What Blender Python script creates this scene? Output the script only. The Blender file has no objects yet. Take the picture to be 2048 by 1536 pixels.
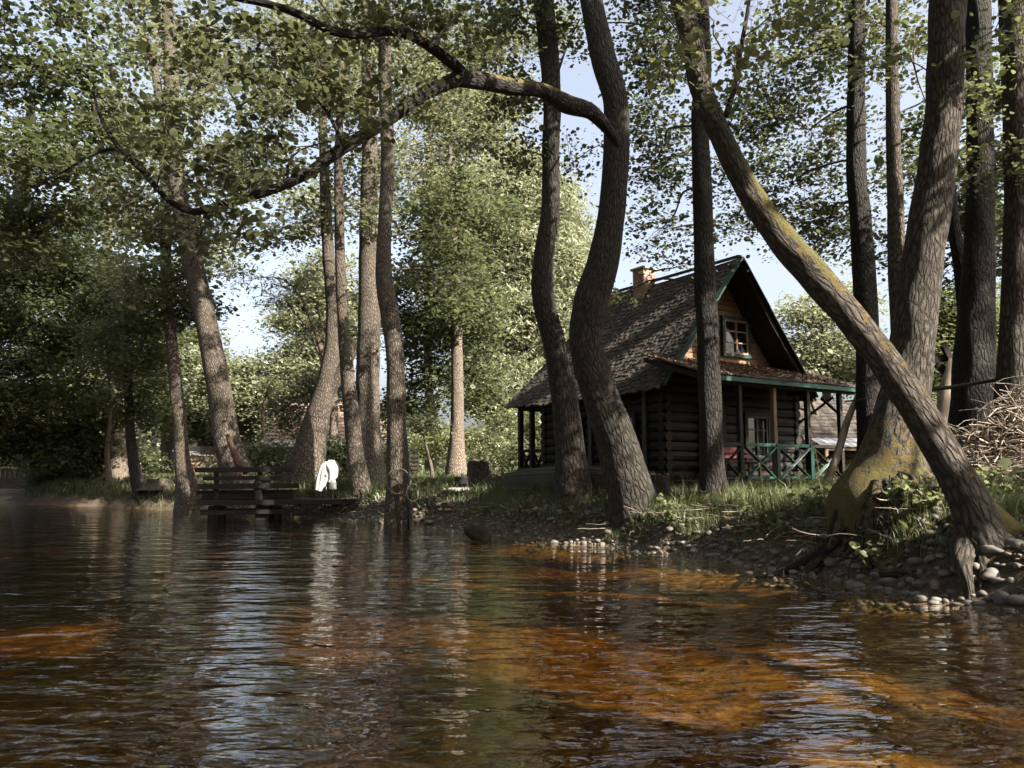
import bpy, math, random
import numpy as np
from mathutils import Vector
# ------------------------------------------------------------------ camera, sky, sun, exposure
S = bpy.context.scene
F_PX = 1600.0; HORIZON = 945.0; CAM_Z = 1.4
PITCH = math.atan((HORIZON-768)/F_PX)
cam = bpy.data.objects.new('camera', bpy.data.cameras.new('camera'))
S.collection.objects.link(cam); S.camera = cam
cam.location = (0, 0, CAM_Z); cam.rotation_euler = (math.pi/2+PITCH, 0, 0)
cam.data.sensor_width = 36; cam.data.lens = F_PX/2048*36; cam.data.clip_end = 3000; cam.data.clip_start = .05
SUN_AZ = (0.82, -0.57); SUN_EL = math.radians(36)
_n = math.hypot(*SUN_AZ)
SUN = np.array([SUN_AZ[0]/_n*math.cos(SUN_EL), SUN_AZ[1]/_n*math.cos(SUN_EL), math.sin(SUN_EL)])
W = bpy.data.worlds.new('World'); S.world = W; W.use_nodes = True
_nt = W.node_tree; _sky = _nt.nodes.new('ShaderNodeTexSky'); _sky.sky_type = 'NISHITA'; _sky.sun_disc = False
_sky.sun_elevation = SUN_EL; _sky.sun_rotation = math.atan2(SUN[0], SUN[1]); _sky.air_density = .9; _sky.dust_density = 6.0; _sky.ozone_density = .8
_hs = _nt.nodes.new('ShaderNodeHueSaturation'); _hs.inputs['Saturation'].default_value = .58; _nt.links.new(_sky.outputs[0], _hs.inputs['Color']); _nt.links.new(_hs.outputs[0], _nt.nodes['Background'].inputs[0]); _nt.nodes['Background'].inputs[1].default_value = 0.085
_sl = bpy.data.lights.new('sun', 'SUN'); _sl.energy = 5.0; _sl.angle = math.radians(.55); _sl.color = (1, .93, .82)
_so = bpy.data.objects.new('sun', _sl); S.collection.objects.link(_so)
_so.rotation_euler = Vector(SUN).to_track_quat('Z', 'Y').to_euler(); _so.location = (20, -20, 30)
S.view_settings.view_transform = 'Standard'; S.view_settings.look = 'None'; S.view_settings.exposure = 2.25; S.view_settings.gamma = 1
S.cycles.max_bounces = 8; S.cycles.transparent_max_bounces = 24; S.cycles.diffuse_bounces = 3; S.cycles.glossy_bounces = 3
S.cycles.caustics_reflective = False; S.cycles.caustics_refractive = False
COL = S.collection
RNG = np.random.default_rng(7)
random.seed(3)
# ------------------------------------------------------------------ geometry of the view (used only to read real positions off the photo)
cp, sp = math.cos(PITCH), math.sin(PITCH)
def P(px, py, Y):
    x = (px-1024)/F_PX; y = (768-py)/F_PX
    d = np.array([x, cp-y*sp, sp+y*cp]); t = Y/d[1]
    return np.array([0, 0, CAM_Z])+d*t
def lerp(a, b, t): return a+(b-a)*t
# ------------------------------------------------------------------ object helpers
def tag(o, label=None, cat=None, group=None, kind=None):
    if label: o['label'] = label
    if cat: o['category'] = cat
    if group: o['group'] = group
    if kind: o['kind'] = kind
    return o
def empty(name, loc, label, cat, group=None, rz=0):
    o = bpy.data.objects.new(name, None); COL.objects.link(o); o.location = tuple(loc); o.rotation_euler = (0, 0, rz)
    o.empty_display_size = .2
    return tag(o, label, cat, group)
def link(name, me, mat, parent=None, local=False):
    o = bpy.data.objects.new(name, me); COL.objects.link(o)
    if mat is not None and not me.materials: me.materials.append(mat)
    if parent is not None:
        o.parent = parent
        if not local:   # geometry given in world space
            o.location = tuple(-Vector(parent.location))
    return o
def mesh_np(name, V, F, mat=None, smooth=False, uv=None, attr=None):
    V = np.asarray(V, np.float32); F = np.asarray(F, np.int32); k = F.shape[1]
    me = bpy.data.meshes.new(name); me.vertices.add(len(V)); me.vertices.foreach_set('co', V.ravel())
    me.loops.add(F.size); me.loops.foreach_set('vertex_index', F.ravel())
    me.polygons.add(len(F)); me.polygons.foreach_set('loop_start', np.arange(0, F.size, k, dtype=np.int32))
    try: me.polygons.foreach_set('loop_total', np.full(len(F), k, np.int32))
    except Exception: pass
    if smooth: me.polygons.foreach_set('use_smooth', np.ones(len(F), bool))
    if uv is not None:
        l = me.uv_layers.new(name='UVMap'); l.data.foreach_set('uv', np.asarray(uv, np.float32)[F.ravel()].ravel())
    if attr:
        for an, av in attr.items():
            a = me.attributes.new(an, 'FLOAT', 'POINT'); a.data.foreach_set('value', np.asarray(av, np.float32))
    me.update(calc_edges=True)
    if mat: me.materials.append(mat)
    return me
class MB:
    """collects shapes for one mesh"""
    def __init__(s): s.v = []; s.f = []
    def add(s, V, F):
        n = len(s.v); s.v += [tuple(map(float, p)) for p in V]; s.f += [tuple(int(i)+n for i in q) for q in F]; return s
    def box(s, c, size, R=None, taper=0):
        hx, hy, hz = [a/2 for a in size]; V = []
        for z in (-1, 1):
            k = 1-(taper if z > 0 else 0)
            for x, y in ((-1, -1), (1, -1), (1, 1), (-1, 1)): V.append((x*hx*k, y*hy*k, z*hz))
        V = np.array(V)
        if R is not None: V = V@np.array(R).T
        return s.add(V+np.array(c), [(0, 3, 2, 1), (4, 5, 6, 7), (0, 1, 5, 4), (1, 2, 6, 5), (2, 3, 7, 6), (3, 0, 4, 7)])
    def bar(s, a, b, w, h, up=(0, 0, 1)):
        a = np.array(a, float); b = np.array(b, float); d = b-a; L = np.linalg.norm(d); z = d/L
        u = np.array(up, float); x = np.cross(u, z)
        if np.linalg.norm(x) < 1e-4: x = np.cross((0, 1, 0), z)
        x /= np.linalg.norm(x); y = np.cross(z, x)
        return s.box((a+b)/2, (w, h, L), R=np.stack([x, y, z], 1))
    def tube(s, pts, rad, n=8, cap=True, jit=0):
        V, Fq, _ = tube_np(np.array(pts, float), np.array(rad, float)*np.ones(len(pts)), n, jit=jit)
        base = len(s.v); s.add(V, Fq)
        if cap:
            s.f.append(tuple(base+i for i in range(n-1, -1, -1))); m = len(pts)-1; s.f.append(tuple(base+m*n+i for i in range(n)))
        return s
    def lathe(s, prof, n=16, c=(0, 0, 0)):
        V = [(r*math.cos(2*math.pi*i/n)+c[0], r*math.sin(2*math.pi*i/n)+c[1], z+c[2]) for r, z in prof for i in range(n)]
        Fq = [(j*n+i, j*n+(i+1) % n, (j+1)*n+(i+1) % n, (j+1)*n+i) for j in range(len(prof)-1) for i in range(n)]
        return s.add(V, Fq)
    def build(s, name, mat, parent=None, smooth=False, bevel=0, local=False):
        me = bpy.data.meshes.new(name); me.from_pydata(s.v, [], s.f)
        if smooth: me.polygons.foreach_set('use_smooth', np.ones(len(me.polygons), bool))
        o = link(name, me, mat, parent, local)
        if bevel:
            m = o.modifiers.new('bevel', 'BEVEL'); m.width = bevel; m.segments = 2; m.limit_method = 'ANGLE'
        return o
def tube_np(pts, rad, n, jit=0, flare=None):
    """skin of a path; seam on the far side. flare(height index array s, theta)->multiplier"""
    m = len(pts); T = np.gradient(pts, axis=0); T /= np.linalg.norm(T, axis=1)[:, None]+1e-9
    ref = np.array([0, 1, 0.]); 
    if abs(T[:, 1]).mean() > .85: ref = np.array([0, 0, 1.])
    U = ref-(T@ref)[:, None]*T; U /= np.linalg.norm(U, axis=1)[:, None]+1e-9; Vv = np.cross(T, U)
    th = np.linspace(0, 2*np.pi, n, endpoint=False)
    r = rad[:, None]*np.ones((1, n))
    if jit: r = r*(1+jit*lump(m, n))
    if flare is not None: r = r*flare(th)
    V = pts[:, None, :]+r[..., None]*(np.cos(th)[None, :, None]*U[:, None, :]+np.sin(th)[None, :, None]*Vv[:, None, :])
    i = np.arange(m-1)[:, None]*n; j = np.arange(n)[None, :]; j2 = (j+1) % n
    Fq = np.stack([i+j, i+j2, i+n+j2, i+n+j], -1).reshape(-1, 4)
    return V.reshape(-1, 3), Fq, th
def lump(m, n):
    a = np.zeros((m, n)); th = np.linspace(0, 2*np.pi, n, endpoint=False)[None]; s = np.arange(m)[:, None]
    for k in range(7):
        a += math.sin(k*2.1)*0+np.sin(RNG.integers(1, 6)*th+RNG.uniform(.03, .5)*s+RNG.uniform(0, 7))*RNG.uniform(.2, .6)
    return a/2.2
def resample(pts, rad, step):
    pts = np.array(pts, float); rad = np.array(rad, float)
    A = np.column_stack([pts, rad]); out = []
    n = len(A); seg = []
    for i in range(n-1):
        p0 = A[max(i-1, 0)]; p1 = A[i]; p2 = A[i+1]; p3 = A[min(i+2, n-1)]
        k = max(2, int(np.linalg.norm(p2[:3]-p1[:3])/step)); t = np.linspace(0, 1, k, endpoint=False)[:, None]
        out.append(.5*((2*p1)+(-p0+p2)*t+(2*p0-5*p1+4*p2-p3)*t**2+(-p0+3*p1-3*p2+p3)*t**3))
    out.append(A[-1:]); B = np.concatenate(out); return B[:, :3], np.maximum(B[:, 3], .002)
def bark_tube(pts, rad, step=.07, n=28, jit=.06, flare=0, moss=None, wob=0.012):
    p, r = resample(pts, rad, step)
    p = p+np.cumsum(RNG.normal(0, 1, p.shape), 0)*wob*step if wob else p
    s = np.concatenate([[0], np.cumsum(np.linalg.norm(np.diff(p, axis=0), axis=1))])
    fl = None
    if flare:
        ph = RNG.uniform(0, 6)
        fl = lambda th: 1+flare*np.exp(-s[:, None]/.32)*(.35+.65*np.abs(np.sin(2.5*th[None]+ph+.4*np.sin(th[None]*2))))
    m = len(p)
    V, Fq, th = tube_np(p, r, n, jit=jit, flare=fl)
    # uv in metres: u round the trunk, v along it. last column repeats so the pattern closes at the far side
    V = V.reshape(m, n, 3); V = np.concatenate([V, V[:, :1]], 1); n1 = n+1
    i = np.arange(m-1)[:, None]*n1; j = np.arange(n)[None, :]
    Fq = np.stack([i+j, i+j+1, i+n1+j+1, i+n1+j], -1).reshape(-1, 4)
    uv = np.stack([np.linspace(0, 1, n1)[None, :]*(2*np.pi*r.mean())*np.ones((m, 1)), s[:, None]*np.ones((1, n1))], -1).reshape(-1, 2)+RNG.uniform(0, 50, 2)
    ms = np.zeros((m, n1))
    if moss is not None: ms = moss(V, s/s[-1])
    return V.reshape(-1, 3), Fq, uv, ms.ravel(), p, r
# ------------------------------------------------------------------ materials
def nmat(name):
    m = bpy.data.materials.new(name); m.use_nodes = True; nt = m.node_tree; nt.nodes.clear()
    o = nt.nodes.new('ShaderNodeOutputMaterial')
    def N(t, **kw):
        n = nt.nodes.new(t)
        for k, v in kw.items():
            if k.startswith('i_'): n.inputs[k[2:]].default_value = v
            else: setattr(n, k, v)
        return n
    L = nt.links.new
    return m, nt, N, L, o
def ramp(N, L, src, stops):
    r = N('ShaderNodeValToRGB'); e = r.color_ramp.elements
    while len(e) > 1: e.remove(e[-1])
    e[0].position = stops[0][0]; e[0].color = (*stops[0][1], 1)
    for p, c in stops[1:]:
        q = e.new(p); q.color = (*c, 1)
    L(src, r.inputs[0]); return r.outputs[0]
def mixc(N, L, f, a, b, mode='MIX'):
    m = N('ShaderNodeMix', data_type='RGBA', blend_type=mode)
    for k, v in ((0, f), (6, a), (7, b)):
        if hasattr(v, 'links'): L(v, m.inputs[k])
        elif isinstance(v, tuple): m.inputs[k].default_value = (*v, 1)
        else: m.inputs[k].default_value = v
    return m.outputs[2]
def math_(N, L, op, a, b=None):
    m = N('ShaderNodeMath', operation=op)
    for k, v in ((0, a), (1, b)):
        if v is None: continue
        if hasattr(v, 'links'): L(v, m.inputs[k])
        else: m.inputs[k].default_value = v
    return m.outputs[0]
def bark_mat(name, hi, lo, scale=1.0, mossc=(.125, .115, .034)):
    hi = tuple(x*.66 for x in hi)
    m, nt, N, L, o = nmat(name)
    uv = N('ShaderNodeUVMap', uv_map='UVMap'); mp = N('ShaderNodeMapping'); mp.inputs['Scale'].default_value = (20*scale, 5.2*scale, 1)
    L(uv.outputs[0], mp.inputs[0])
    nz = N('ShaderNodeTexNoise', i_Scale=.9, i_Detail=4.0); L(mp.outputs[0], nz.inputs[0])
    w = N('ShaderNodeMixRGB', blend_type='ADD'); w.inputs[0].default_value = 1.1; L(mp.outputs[0], w.inputs[1]); L(nz.outputs[1], w.inputs[2])
    vo = N('ShaderNodeTexVoronoi', i_Scale=1.0, feature='DISTANCE_TO_EDGE'); L(w.outputs[0], vo.inputs[0])
    n2 = N('ShaderNodeTexNoise', i_Scale=2.6, i_Detail=6.0, i_Roughness=.7); L(mp.outputs[0], n2.inputs[0])
    h = math_(N, L, 'MINIMUM', math_(N, L, 'MULTIPLY', vo.outputs[0], 3.6), 1.0)
    h2 = math_(N, L, 'ADD', math_(N, L, 'MULTIPLY', h, .5), math_(N, L, 'MULTIPLY', n2.outputs[0], .8))
    c = ramp(N, L, h2, [(.26, lo), (.58, tuple(lerp(a, b, .42) for a, b in zip(lo, hi))), (.92, tuple(x*1.25 for x in hi))])
    tc = N('ShaderNodeTexCoord'); n3 = N('ShaderNodeTexNoise', i_Scale=1.7, i_Detail=4.0); L(tc.outputs['Object'], n3.inputs[0])
    c = mixc(N, L, ramp(N, L, n3.outputs[0], [(.35, (0, 0, 0)), (.75, (.6, .6, .6))]), c, (hi[0]*.55, hi[1]*.6, hi[2]*.5))
    nl = N('ShaderNodeTexNoise', i_Scale=4.5, i_Detail=8.0, i_Roughness=.75); L(tc.outputs['Object'], nl.inputs[0])
    c = mixc(N, L, ramp(N, L, nl.outputs[0], [(.56, (0, 0, 0)), (.66, (.55, .55, .55))]), c, (hi[0]*1.25, hi[1]*1.4, hi[2]*1.4))
    at = N('ShaderNodeAttribute', attribute_name='moss'); n4 = N('ShaderNodeTexNoise', i_Scale=9.0, i_Detail=6.0, i_Roughness=.7); L(tc.outputs['Object'], n4.inputs[0])
    mk = math_(N, L, 'ADD', at.outputs['Fac'], math_(N, L, 'MULTIPLY', math_(N, L, 'SUBTRACT', n4.outputs[0], .5), 2.4))
    mf = ramp(N, L, mk, [(.45, (0, 0, 0)), (.6, (1, 1, 1))])
    n5 = N('ShaderNodeTexNoise', i_Scale=22.0, i_Detail=10.0, i_Roughness=.75); L(tc.outputs['Object'], n5.inputs[0])
    mc = ramp(N, L, n5.outputs[0], [(.3, tuple(x*.45 for x in mossc)), (.7, mossc)])
    mc = mixc(N, L, ramp(N, L, n4.outputs[0], [(.5, (0, 0, 0)), (.65, (1, 1, 1))]), mc, (.15, .085, .03))
    c = mixc(N, L, mf, c, mc)
    hh = mixc(N, L, mf, h2, n5.outputs[0])
    b = N('ShaderNodeBump', i_Strength=1.0, i_Distance=.06/scale); L(hh, b.inputs['Height'])
    p = N('ShaderNodeBsdfPrincipled', i_Roughness=.85); p.inputs['Specular IOR Level'].default_value = .25
    L(c, p.inputs['Base Color']); L(b.outputs[0], p.inputs['Normal']); L(p.outputs[0], o.inputs[0]); return m
def leaf_mat(name, dark, light, trans, tw=.35, rough=.42, spec=.5):
    m, nt, N, L, o = nmat(name)
    g = N('ShaderNodeNewGeometry'); tc = N('ShaderNodeTexCoord')
    n1 = N('ShaderNodeTexNoise', i_Scale=.8, i_Detail=2.0); L(tc.outputs['Object'], n1.inputs[0])
    dark = tuple(x*.72 for x in dark); light = tuple(x*.72 for x in light); trans = tuple(x*.8 for x in trans)
    f = math_(N, L, 'ADD', math_(N, L, 'MULTIPLY', g.outputs['Random Per Island'], .7), math_(N, L, 'MULTIPLY', n1.outputs[0], .5))
    c = ramp(N, L, f, [(.15, dark), (.6, light), (1.0, tuple(min(1, x*1.35) for x in light))])
    p = N('ShaderNodeBsdfPrincipled', i_Roughness=rough); p.inputs['Specular IOR Level'].default_value = spec
    L(c, p.inputs['Base Color']); t = N('ShaderNodeBsdfTranslucent'); t.inputs[0].default_value = (*trans, 1)
    mx = N('ShaderNodeMixShader'); mx.inputs[0].default_value = tw; L(p.outputs[0], mx.inputs[1]); L(t.outputs[0], mx.inputs[2]); L(mx.outputs[0], o.inputs[0])
    return m
def wood_mat(name, a, b, scale=(3, 3, 40), rough=.8, bump=.004):
    a = tuple(x*.68 for x in a); b = tuple(x*.68 for x in b)
    m, nt, N, L, o = nmat(name)
    tc = N('ShaderNodeTexCoord'); mp = N('ShaderNodeMapping'); mp.inputs['Scale'].default_value = scale; L(tc.outputs['Object'], mp.inputs[0])
    n = N('ShaderNodeTexNoise', i_Scale=1.0, i_Detail=6.0, i_Roughness=.65); L(mp.outputs[0], n.inputs[0])
    n2 = N('ShaderNodeTexNoise', i_Scale=2.3, i_Detail=3.0); L(tc.outputs['Object'], n2.inputs[0])
    f = math_(N, L, 'ADD', math_(N, L, 'MULTIPLY', n.outputs[0], .65), math_(N, L, 'MULTIPLY', n2.outputs[0], .35))
    g = N('ShaderNodeNewGeometry'); f = math_(N, L, 'ADD', f, math_(N, L, 'MULTIPLY', math_(N, L, 'SUBTRACT', g.outputs['Random Per Island'], .5), .25))
    c = ramp(N, L, f, [(.28, a), (.72, b)])
    bp = N('ShaderNodeBump', i_Strength=.7, i_Distance=bump); L(n.outputs[0], bp.inputs['Height'])
    p = N('ShaderNodeBsdfPrincipled', i_Roughness=rough); p.inputs['Specular IOR Level'].default_value = .3
    L(c, p.inputs['Base Color']); L(bp.outputs[0], p.inputs['Normal']); L(p.outputs[0], o.inputs[0]); return m
M = {}
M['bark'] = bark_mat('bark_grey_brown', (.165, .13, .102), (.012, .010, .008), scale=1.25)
M['bark_dark'] = bark_mat('bark_dark', (.042, .035, .029), (.006, .005, .005), scale=1.1)  # darkest bark copy; shade of the unlit trunks is put into its colour
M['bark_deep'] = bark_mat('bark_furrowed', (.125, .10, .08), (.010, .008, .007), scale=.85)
M['bark_shaded'] = bark_mat('bark_furrowed_shade', (.07, .058, .047), (.007, .006, .005), scale=.85)  # darker copy of the furrowed bark; shade of two trunks put into colour
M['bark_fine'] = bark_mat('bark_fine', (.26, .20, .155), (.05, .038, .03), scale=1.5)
M['twig'] = wood_mat('twig', (.05, .04, .03), (.16, .13, .10), (8, 8, 8))
M['leaf_alder'] = leaf_mat('leaf_alder', (.028, .036, .015), (.078, .088, .042), (.17, .19, .075), .35)
M['leaf_dark'] = leaf_mat('leaf_dark_maple', (.030, .042, .018), (.082, .098, .048), (.20, .235, .09), .35)
M['leaf_mid'] = leaf_mat('leaf_mid', (.045, .052, .026), (.14, .148, .085), (.28, .30, .14), .36)
M['leaf_pale'] = leaf_mat('leaf_willow_pale', (.10, .115, .065), (.27, .285, .18), (.38, .40, .22), .38, .5)
M['leaf_bush'] = leaf_mat('leaf_bush', (.055, .068, .026), (.175, .195, .09), (.28, .31, .12), .35)
M['grass'] = leaf_mat('grass_blades', (.05, .062, .02), (.15, .17, .075), (.2, .24, .08), .35)
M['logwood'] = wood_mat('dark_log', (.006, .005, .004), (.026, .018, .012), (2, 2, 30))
M['honey'] = wood_mat('honey_board', (.15, .085, .05), (.33, .20, .115), (2, 30, 30))
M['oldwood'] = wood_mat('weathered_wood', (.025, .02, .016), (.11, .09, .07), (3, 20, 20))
M['post'] = wood_mat('post_wood', (.16, .10, .06), (.42, .29, .18), (25, 25, 2))
M['polewood'] = wood_mat('bare_pole', (.24, .18, .13), (.52, .42, .32), (12, 12, 3))
M['green'] = wood_mat('green_paint', (.007, .045, .033), (.016, .09, .065), (6, 6, 6), .55, .002)
M['oldgreen'] = wood_mat('weathered_green', (.008, .02, .016), (.03, .075, .06), (6, 6, 6), .6, .002)
M['greenwhite'] = wood_mat('faded_green_paint', (.16, .27, .24), (.38, .44, .42), (6, 6, 6), .6, .002)
M['cut'] = wood_mat('cut_wood', (.25, .17, .11), (.5, .38, .27), (9, 9, 9))
def plain(name, col, rough=.7, metal=0, noise=.3, scale=8, bump=.003):
    col = tuple(x*.72 for x in col)
    m, nt, N, L, o = nmat(name)
    tc = N('ShaderNodeTexCoord'); n = N('ShaderNodeTexNoise', i_Scale=scale, i_Detail=6.0, i_Roughness=.65); L(tc.outputs['Object'], n.inputs[0])
    c = ramp(N, L, n.outputs[0], [(.3, tuple(x*(1-noise) for x in col)), (.7, tuple(min(1, x*(1+noise*.6)) for x in col))])
    b = N('ShaderNodeBump', i_Strength=.6, i_Distance=bump); L(n.outputs[0], b.inputs['Height'])
    p = N('ShaderNodeBsdfPrincipled', i_Roughness=rough, i_Metallic=metal); L(c, p.inputs['Base Color']); L(b.outputs[0], p.inputs['Normal']); L(p.outputs[0], o.inputs[0]); return m
def stone_mat():
    m, nt, N, L, o = nmat('river_stone')
    tc = N('ShaderNodeTexCoord'); g = N('ShaderNodeNewGeometry'); oi = N('ShaderNodeObjectInfo')
    n = N('ShaderNodeTexNoise', i_Scale=14.0, i_Detail=7.0, i_Roughness=.7); L(tc.outputs['Object'], n.inputs[0])
    r = math_(N, L, 'FRACT', math_(N, L, 'ADD', g.outputs['Random Per Island'], oi.outputs['Random']))
    c = ramp(N, L, r, [(.0, (.07, .063, .056)), (.35, (.13, .117, .10)), (.6, (.15, .115, .09)), (.85, (.10, .09, .083)), (1, (.25, .23, .20))])
    c = mixc(N, L, ramp(N, L, n.outputs[0], [(.35, (0, 0, 0)), (.75, (.75, .75, .75))]), c, (.08, .07, .05))
    b = N('ShaderNodeBump', i_Strength=.5, i_Distance=.006); L(n.outputs[0], b.inputs['Height'])
    p = N('ShaderNodeBsdfPrincipled', i_Roughness=.7); L(c, p.inputs['Base Color']); L(b.outputs[0], p.inputs['Normal']); L(p.outputs[0], o.inputs[0]); return m
M['stone'] = stone_mat()
M['concrete'] = plain('pale_concrete', (.5, .46, .42))
M['brick'] = plain('brick_red', (.44, .27, .20), .85)
M['mortar'] = plain('pale_mortar', (.45, .42, .37), .9)
M['iron'] = plain('dark_iron', (.03, .028, .027), .55, .3)
M['wire'] = plain('pale_wire', (.3, .27, .2), .5, .5)
M['redpaint'] = plain('red_paint', (.17, .03, .02), .5)
M['cloth'] = plain('white_cloth', (.70, .70, .68), .9, 0, .05, 20, .002)
M['can'] = plain('white_enamel', (.6, .6, .55), .35, 0, .15)
M['glass_dark'] = plain('dark_window_glass', (.012, .014, .016), .06, 0, .1, 3, 0)
M['curtain'] = plain('curtain', (.35, .33, .3), .9)
M['tin'] = plain('corrugated_tin', (.42, .42, .42), .5, .2, .4, 3)
M['boatwood'] = wood_mat('mossy_boat_planks', (.022, .022, .014), (.075, .07, .042), (14, 3, 6))
M['earth'] = plain('dark_earth', (.028, .021, .015), .95, 0, .75, 16, .05)
M['mossearth'] = plain('mossy_earth', (.032, .027, .014), .95, 0, .8, 9, .05)
M['clay'] = plain('clay_tile', (.34, .235, .18), .85, 0, .5, 7)
# ------------------------------------------------------------------ river outline, terrain height
SHORE = np.array([(-150, 190), (-100, 130), (-62, 88), (-42, 64), (-28, 51), (-24.5, 40), (-21, 36.3), (-17.2, 34.2), (-13.3, 31.2), (-9.3, 27.6), (-6, 24.9), (-2.6, 21.7), (-.26, 17.8), (1.76, 15.9), (3.2, 13.4), (4.2, 10.9), (4.6, 9.3), (5.4, 8.2), (6.6, 6.5), (8.5, 2), (12, -6), (20, -20), (40, -45), (120, -120)], float)
FARSH = np.array([(100, -140), (24, -60), (8, -30), (1, -16), (-4, -8), (-12, -2), (-26, 14), (-44, 40), (-62, 64), (-95, 100), (-160, 165)], float)
RIV = np.concatenate([SHORE, FARSH])
def sdist(x, y):
    x = np.asarray(x, float); y = np.asarray(y, float); d = np.full(x.shape, 1e9); ins = np.zeros(x.shape, bool)
    n = len(RIV)
    for i in range(n):
        a = RIV[i]; b = RIV[(i+1) % n]; e = b-a
        t = np.clip(((x-a[0])*e[0]+(y-a[1])*e[1])/(e@e), 0, 1)
        d = np.minimum(d, np.hypot(x-a[0]-t*e[0], y-a[1]-t*e[1]))
        c = ((a[1] > y) != (b[1] > y)) & (x < (b[0]-a[0])*(y-a[1])/(b[1]-a[1]+1e-12)+a[0])
        ins ^= c
    return np.where(ins, -d, d)
def wav(x, y, sc, seed):
    r = np.random.default_rng(seed); o = 0
    for k in range(6):
        a = r.uniform(0, 6.28); f = r.uniform(.6, 1.6)/sc
        o = o+np.sin((np.cos(a)*x+np.sin(a)*y)*f*6.28+r.uniform(0, 6.28))
    return o/6
def ground_z(x, y):
    x = np.asarray(x, float); y = np.asarray(y, float)
    s = sdist(x, y)+.16*wav(x, y, 1.6, 1)+.08*wav(x, y, .45, 5)
    land = 1.0*(1-np.exp(-np.maximum(s, 0)/.68))+.022*np.maximum(s-4, 0)*np.exp(-np.maximum(s-4, 0)/90)+.035*wav(x, y, 2.2, 2)+.02*wav(x, y, .5, 3)
    land = np.where(s < .45, land*np.clip(s/.45, 0, 1)**.6, land)
    bed = -(.52+.24*wav(x, y, 5.5, 6))*(1-np.exp(np.minimum(s, 0)/1.3))+.03*wav(x, y, .8, 4)*np.clip(-s, 0, 1)
    # mound of earth and roots under the big mossy tree
    md = 0
    m = .34*np.exp(-(((x-5.2)/.9)**2+((y-11.0)/.9)**2))
    return np.where(s > 0, land+m*np.clip(s, 0, 1), bed)
def gz(x, y): return float(ground_z(np.array([x]), np.array([y]))[0])
def PG(px, py, Y, sink=0):
    """real ground point under the ray of a pixel at distance Y"""
    p = P(px, py, Y); p[2] = gz(p[0], p[1])-sink; return p
def axis(fine0, fine1, step, far, grow=1.09):
    a = list(np.arange(fine0, fine1, step)); s = step; x = a[-1]
    while x < far: s *= grow; x += s; a.append(x)
    s = step; x = a[0]; lo = []
    while x > -far: s *= grow; x -= s; lo.append(x)
    return np.array(lo[::-1]+a)
gx = axis(-6, 9, .11, 700); gy = axis(5, 26, .11, 700)
GX, GY = np.meshgrid(gx, gy); GZ = ground_z(GX, GY)
V = np.stack([GX, GY, GZ], -1).reshape(-1, 3); nx = len(gx)
i = np.arange(len(gy)-1)[:, None]*nx; j = np.arange(nx-1)[None]
Fq = np.stack([i+j, i+j+1, i+nx+j+1, i+nx+j], -1).reshape(-1, 4)
SD = sdist(GX, GY).ravel()
def ground_mat():
    m, nt, N, L, o = nmat('ground')
    g = N('ShaderNodeNewGeometry'); se = N('ShaderNodeSeparateXYZ'); L(g.outputs['Position'], se.inputs[0]); z = se.outputs[2]
    pos = g.outputs['Position']
    n = N('ShaderNodeTexNoise', i_Scale=1.3, i_Detail=8.0, i_Roughness=.65); nb = N('ShaderNodeTexNoise', i_Scale=5.0, i_Detail=10.0, i_Roughness=.72); L(pos, nb.inputs[0]); L(pos, n.inputs[0])
    nf = N('ShaderNodeTexNoise', i_Scale=14.0, i_Detail=6.0, i_Roughness=.7); L(pos, nf.inputs[0])
    vo = N('ShaderNodeTexVoronoi', i_Scale=11.0); L(pos, vo.inputs[0])
    vo2 = N('ShaderNodeTexVoronoi', i_Scale=11.0, feature='DISTANCE_TO_EDGE'); L(pos, vo2.inputs[0])
    # river bed: orange brown sand and small stones under peaty water
    bc = ramp(N, L, nb.outputs[0], [(.34, (.035, .018, .008)), (.46, (.15, .085, .03)), (.56, (.33, .21, .075)), (.68, (.55, .38, .16))])
    vs = N('ShaderNodeSeparateColor'); L(vo.outputs['Color'], vs.inputs[0])
    bs = ramp(N, L, vs.outputs[0], [(.0, (.06, .03, .012)), (.5, (.24, .13, .05)), (1, (.45, .30, .14))])
    bc = mixc(N, L, .25, bc, bs)
    bc = mixc(N, L, ramp(N, L, vo2.outputs[0], [(.0, (.35, .35, .35)), (.10, (0, 0, 0))]), bc, (.07, .03, .01))
    gc = ramp(N, L, nf.outputs[0], [(.3, (.025, .021, .013)), (.55, (.055, .05, .024)), (.75, (.08, .08, .035))])
    pc = ramp(N, L, nf.outputs[0], [(.3, (.035, .027, .019)), (.7, (.12, .095, .07))])
    zz = math_(N, L, 'ADD', z, math_(N, L, 'MULTIPLY', math_(N, L, 'SUBTRACT', n.outputs[0], .5), .5))
    c = mixc(N, L, ramp(N, L, zz, [(.28, (0, 0, 0)), (.5, (1, 1, 1))]), pc, gc)
    c = mixc(N, L, ramp(N, L, math_(N, L, 'ADD', z, .5), [(.44, (0, 0, 0)), (.52, (1, 1, 1))]), bc, c)
    b = N('ShaderNodeBump', i_Strength=.9, i_Distance=.03); L(nf.outputs[0], b.inputs['Height'])
    p = N('ShaderNodeBsdfPrincipled', i_Roughness=.95); p.inputs['Specular IOR Level'].default_value = .1
    L(c, p.inputs['Base Color']); L(b.outputs[0], p.inputs['Normal']); L(p.outputs[0], o.inputs[0]); return m
tag(link('ground', mesh_np('ground', V, Fq, ground_mat(), smooth=True), None), kind='structure')
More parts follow.
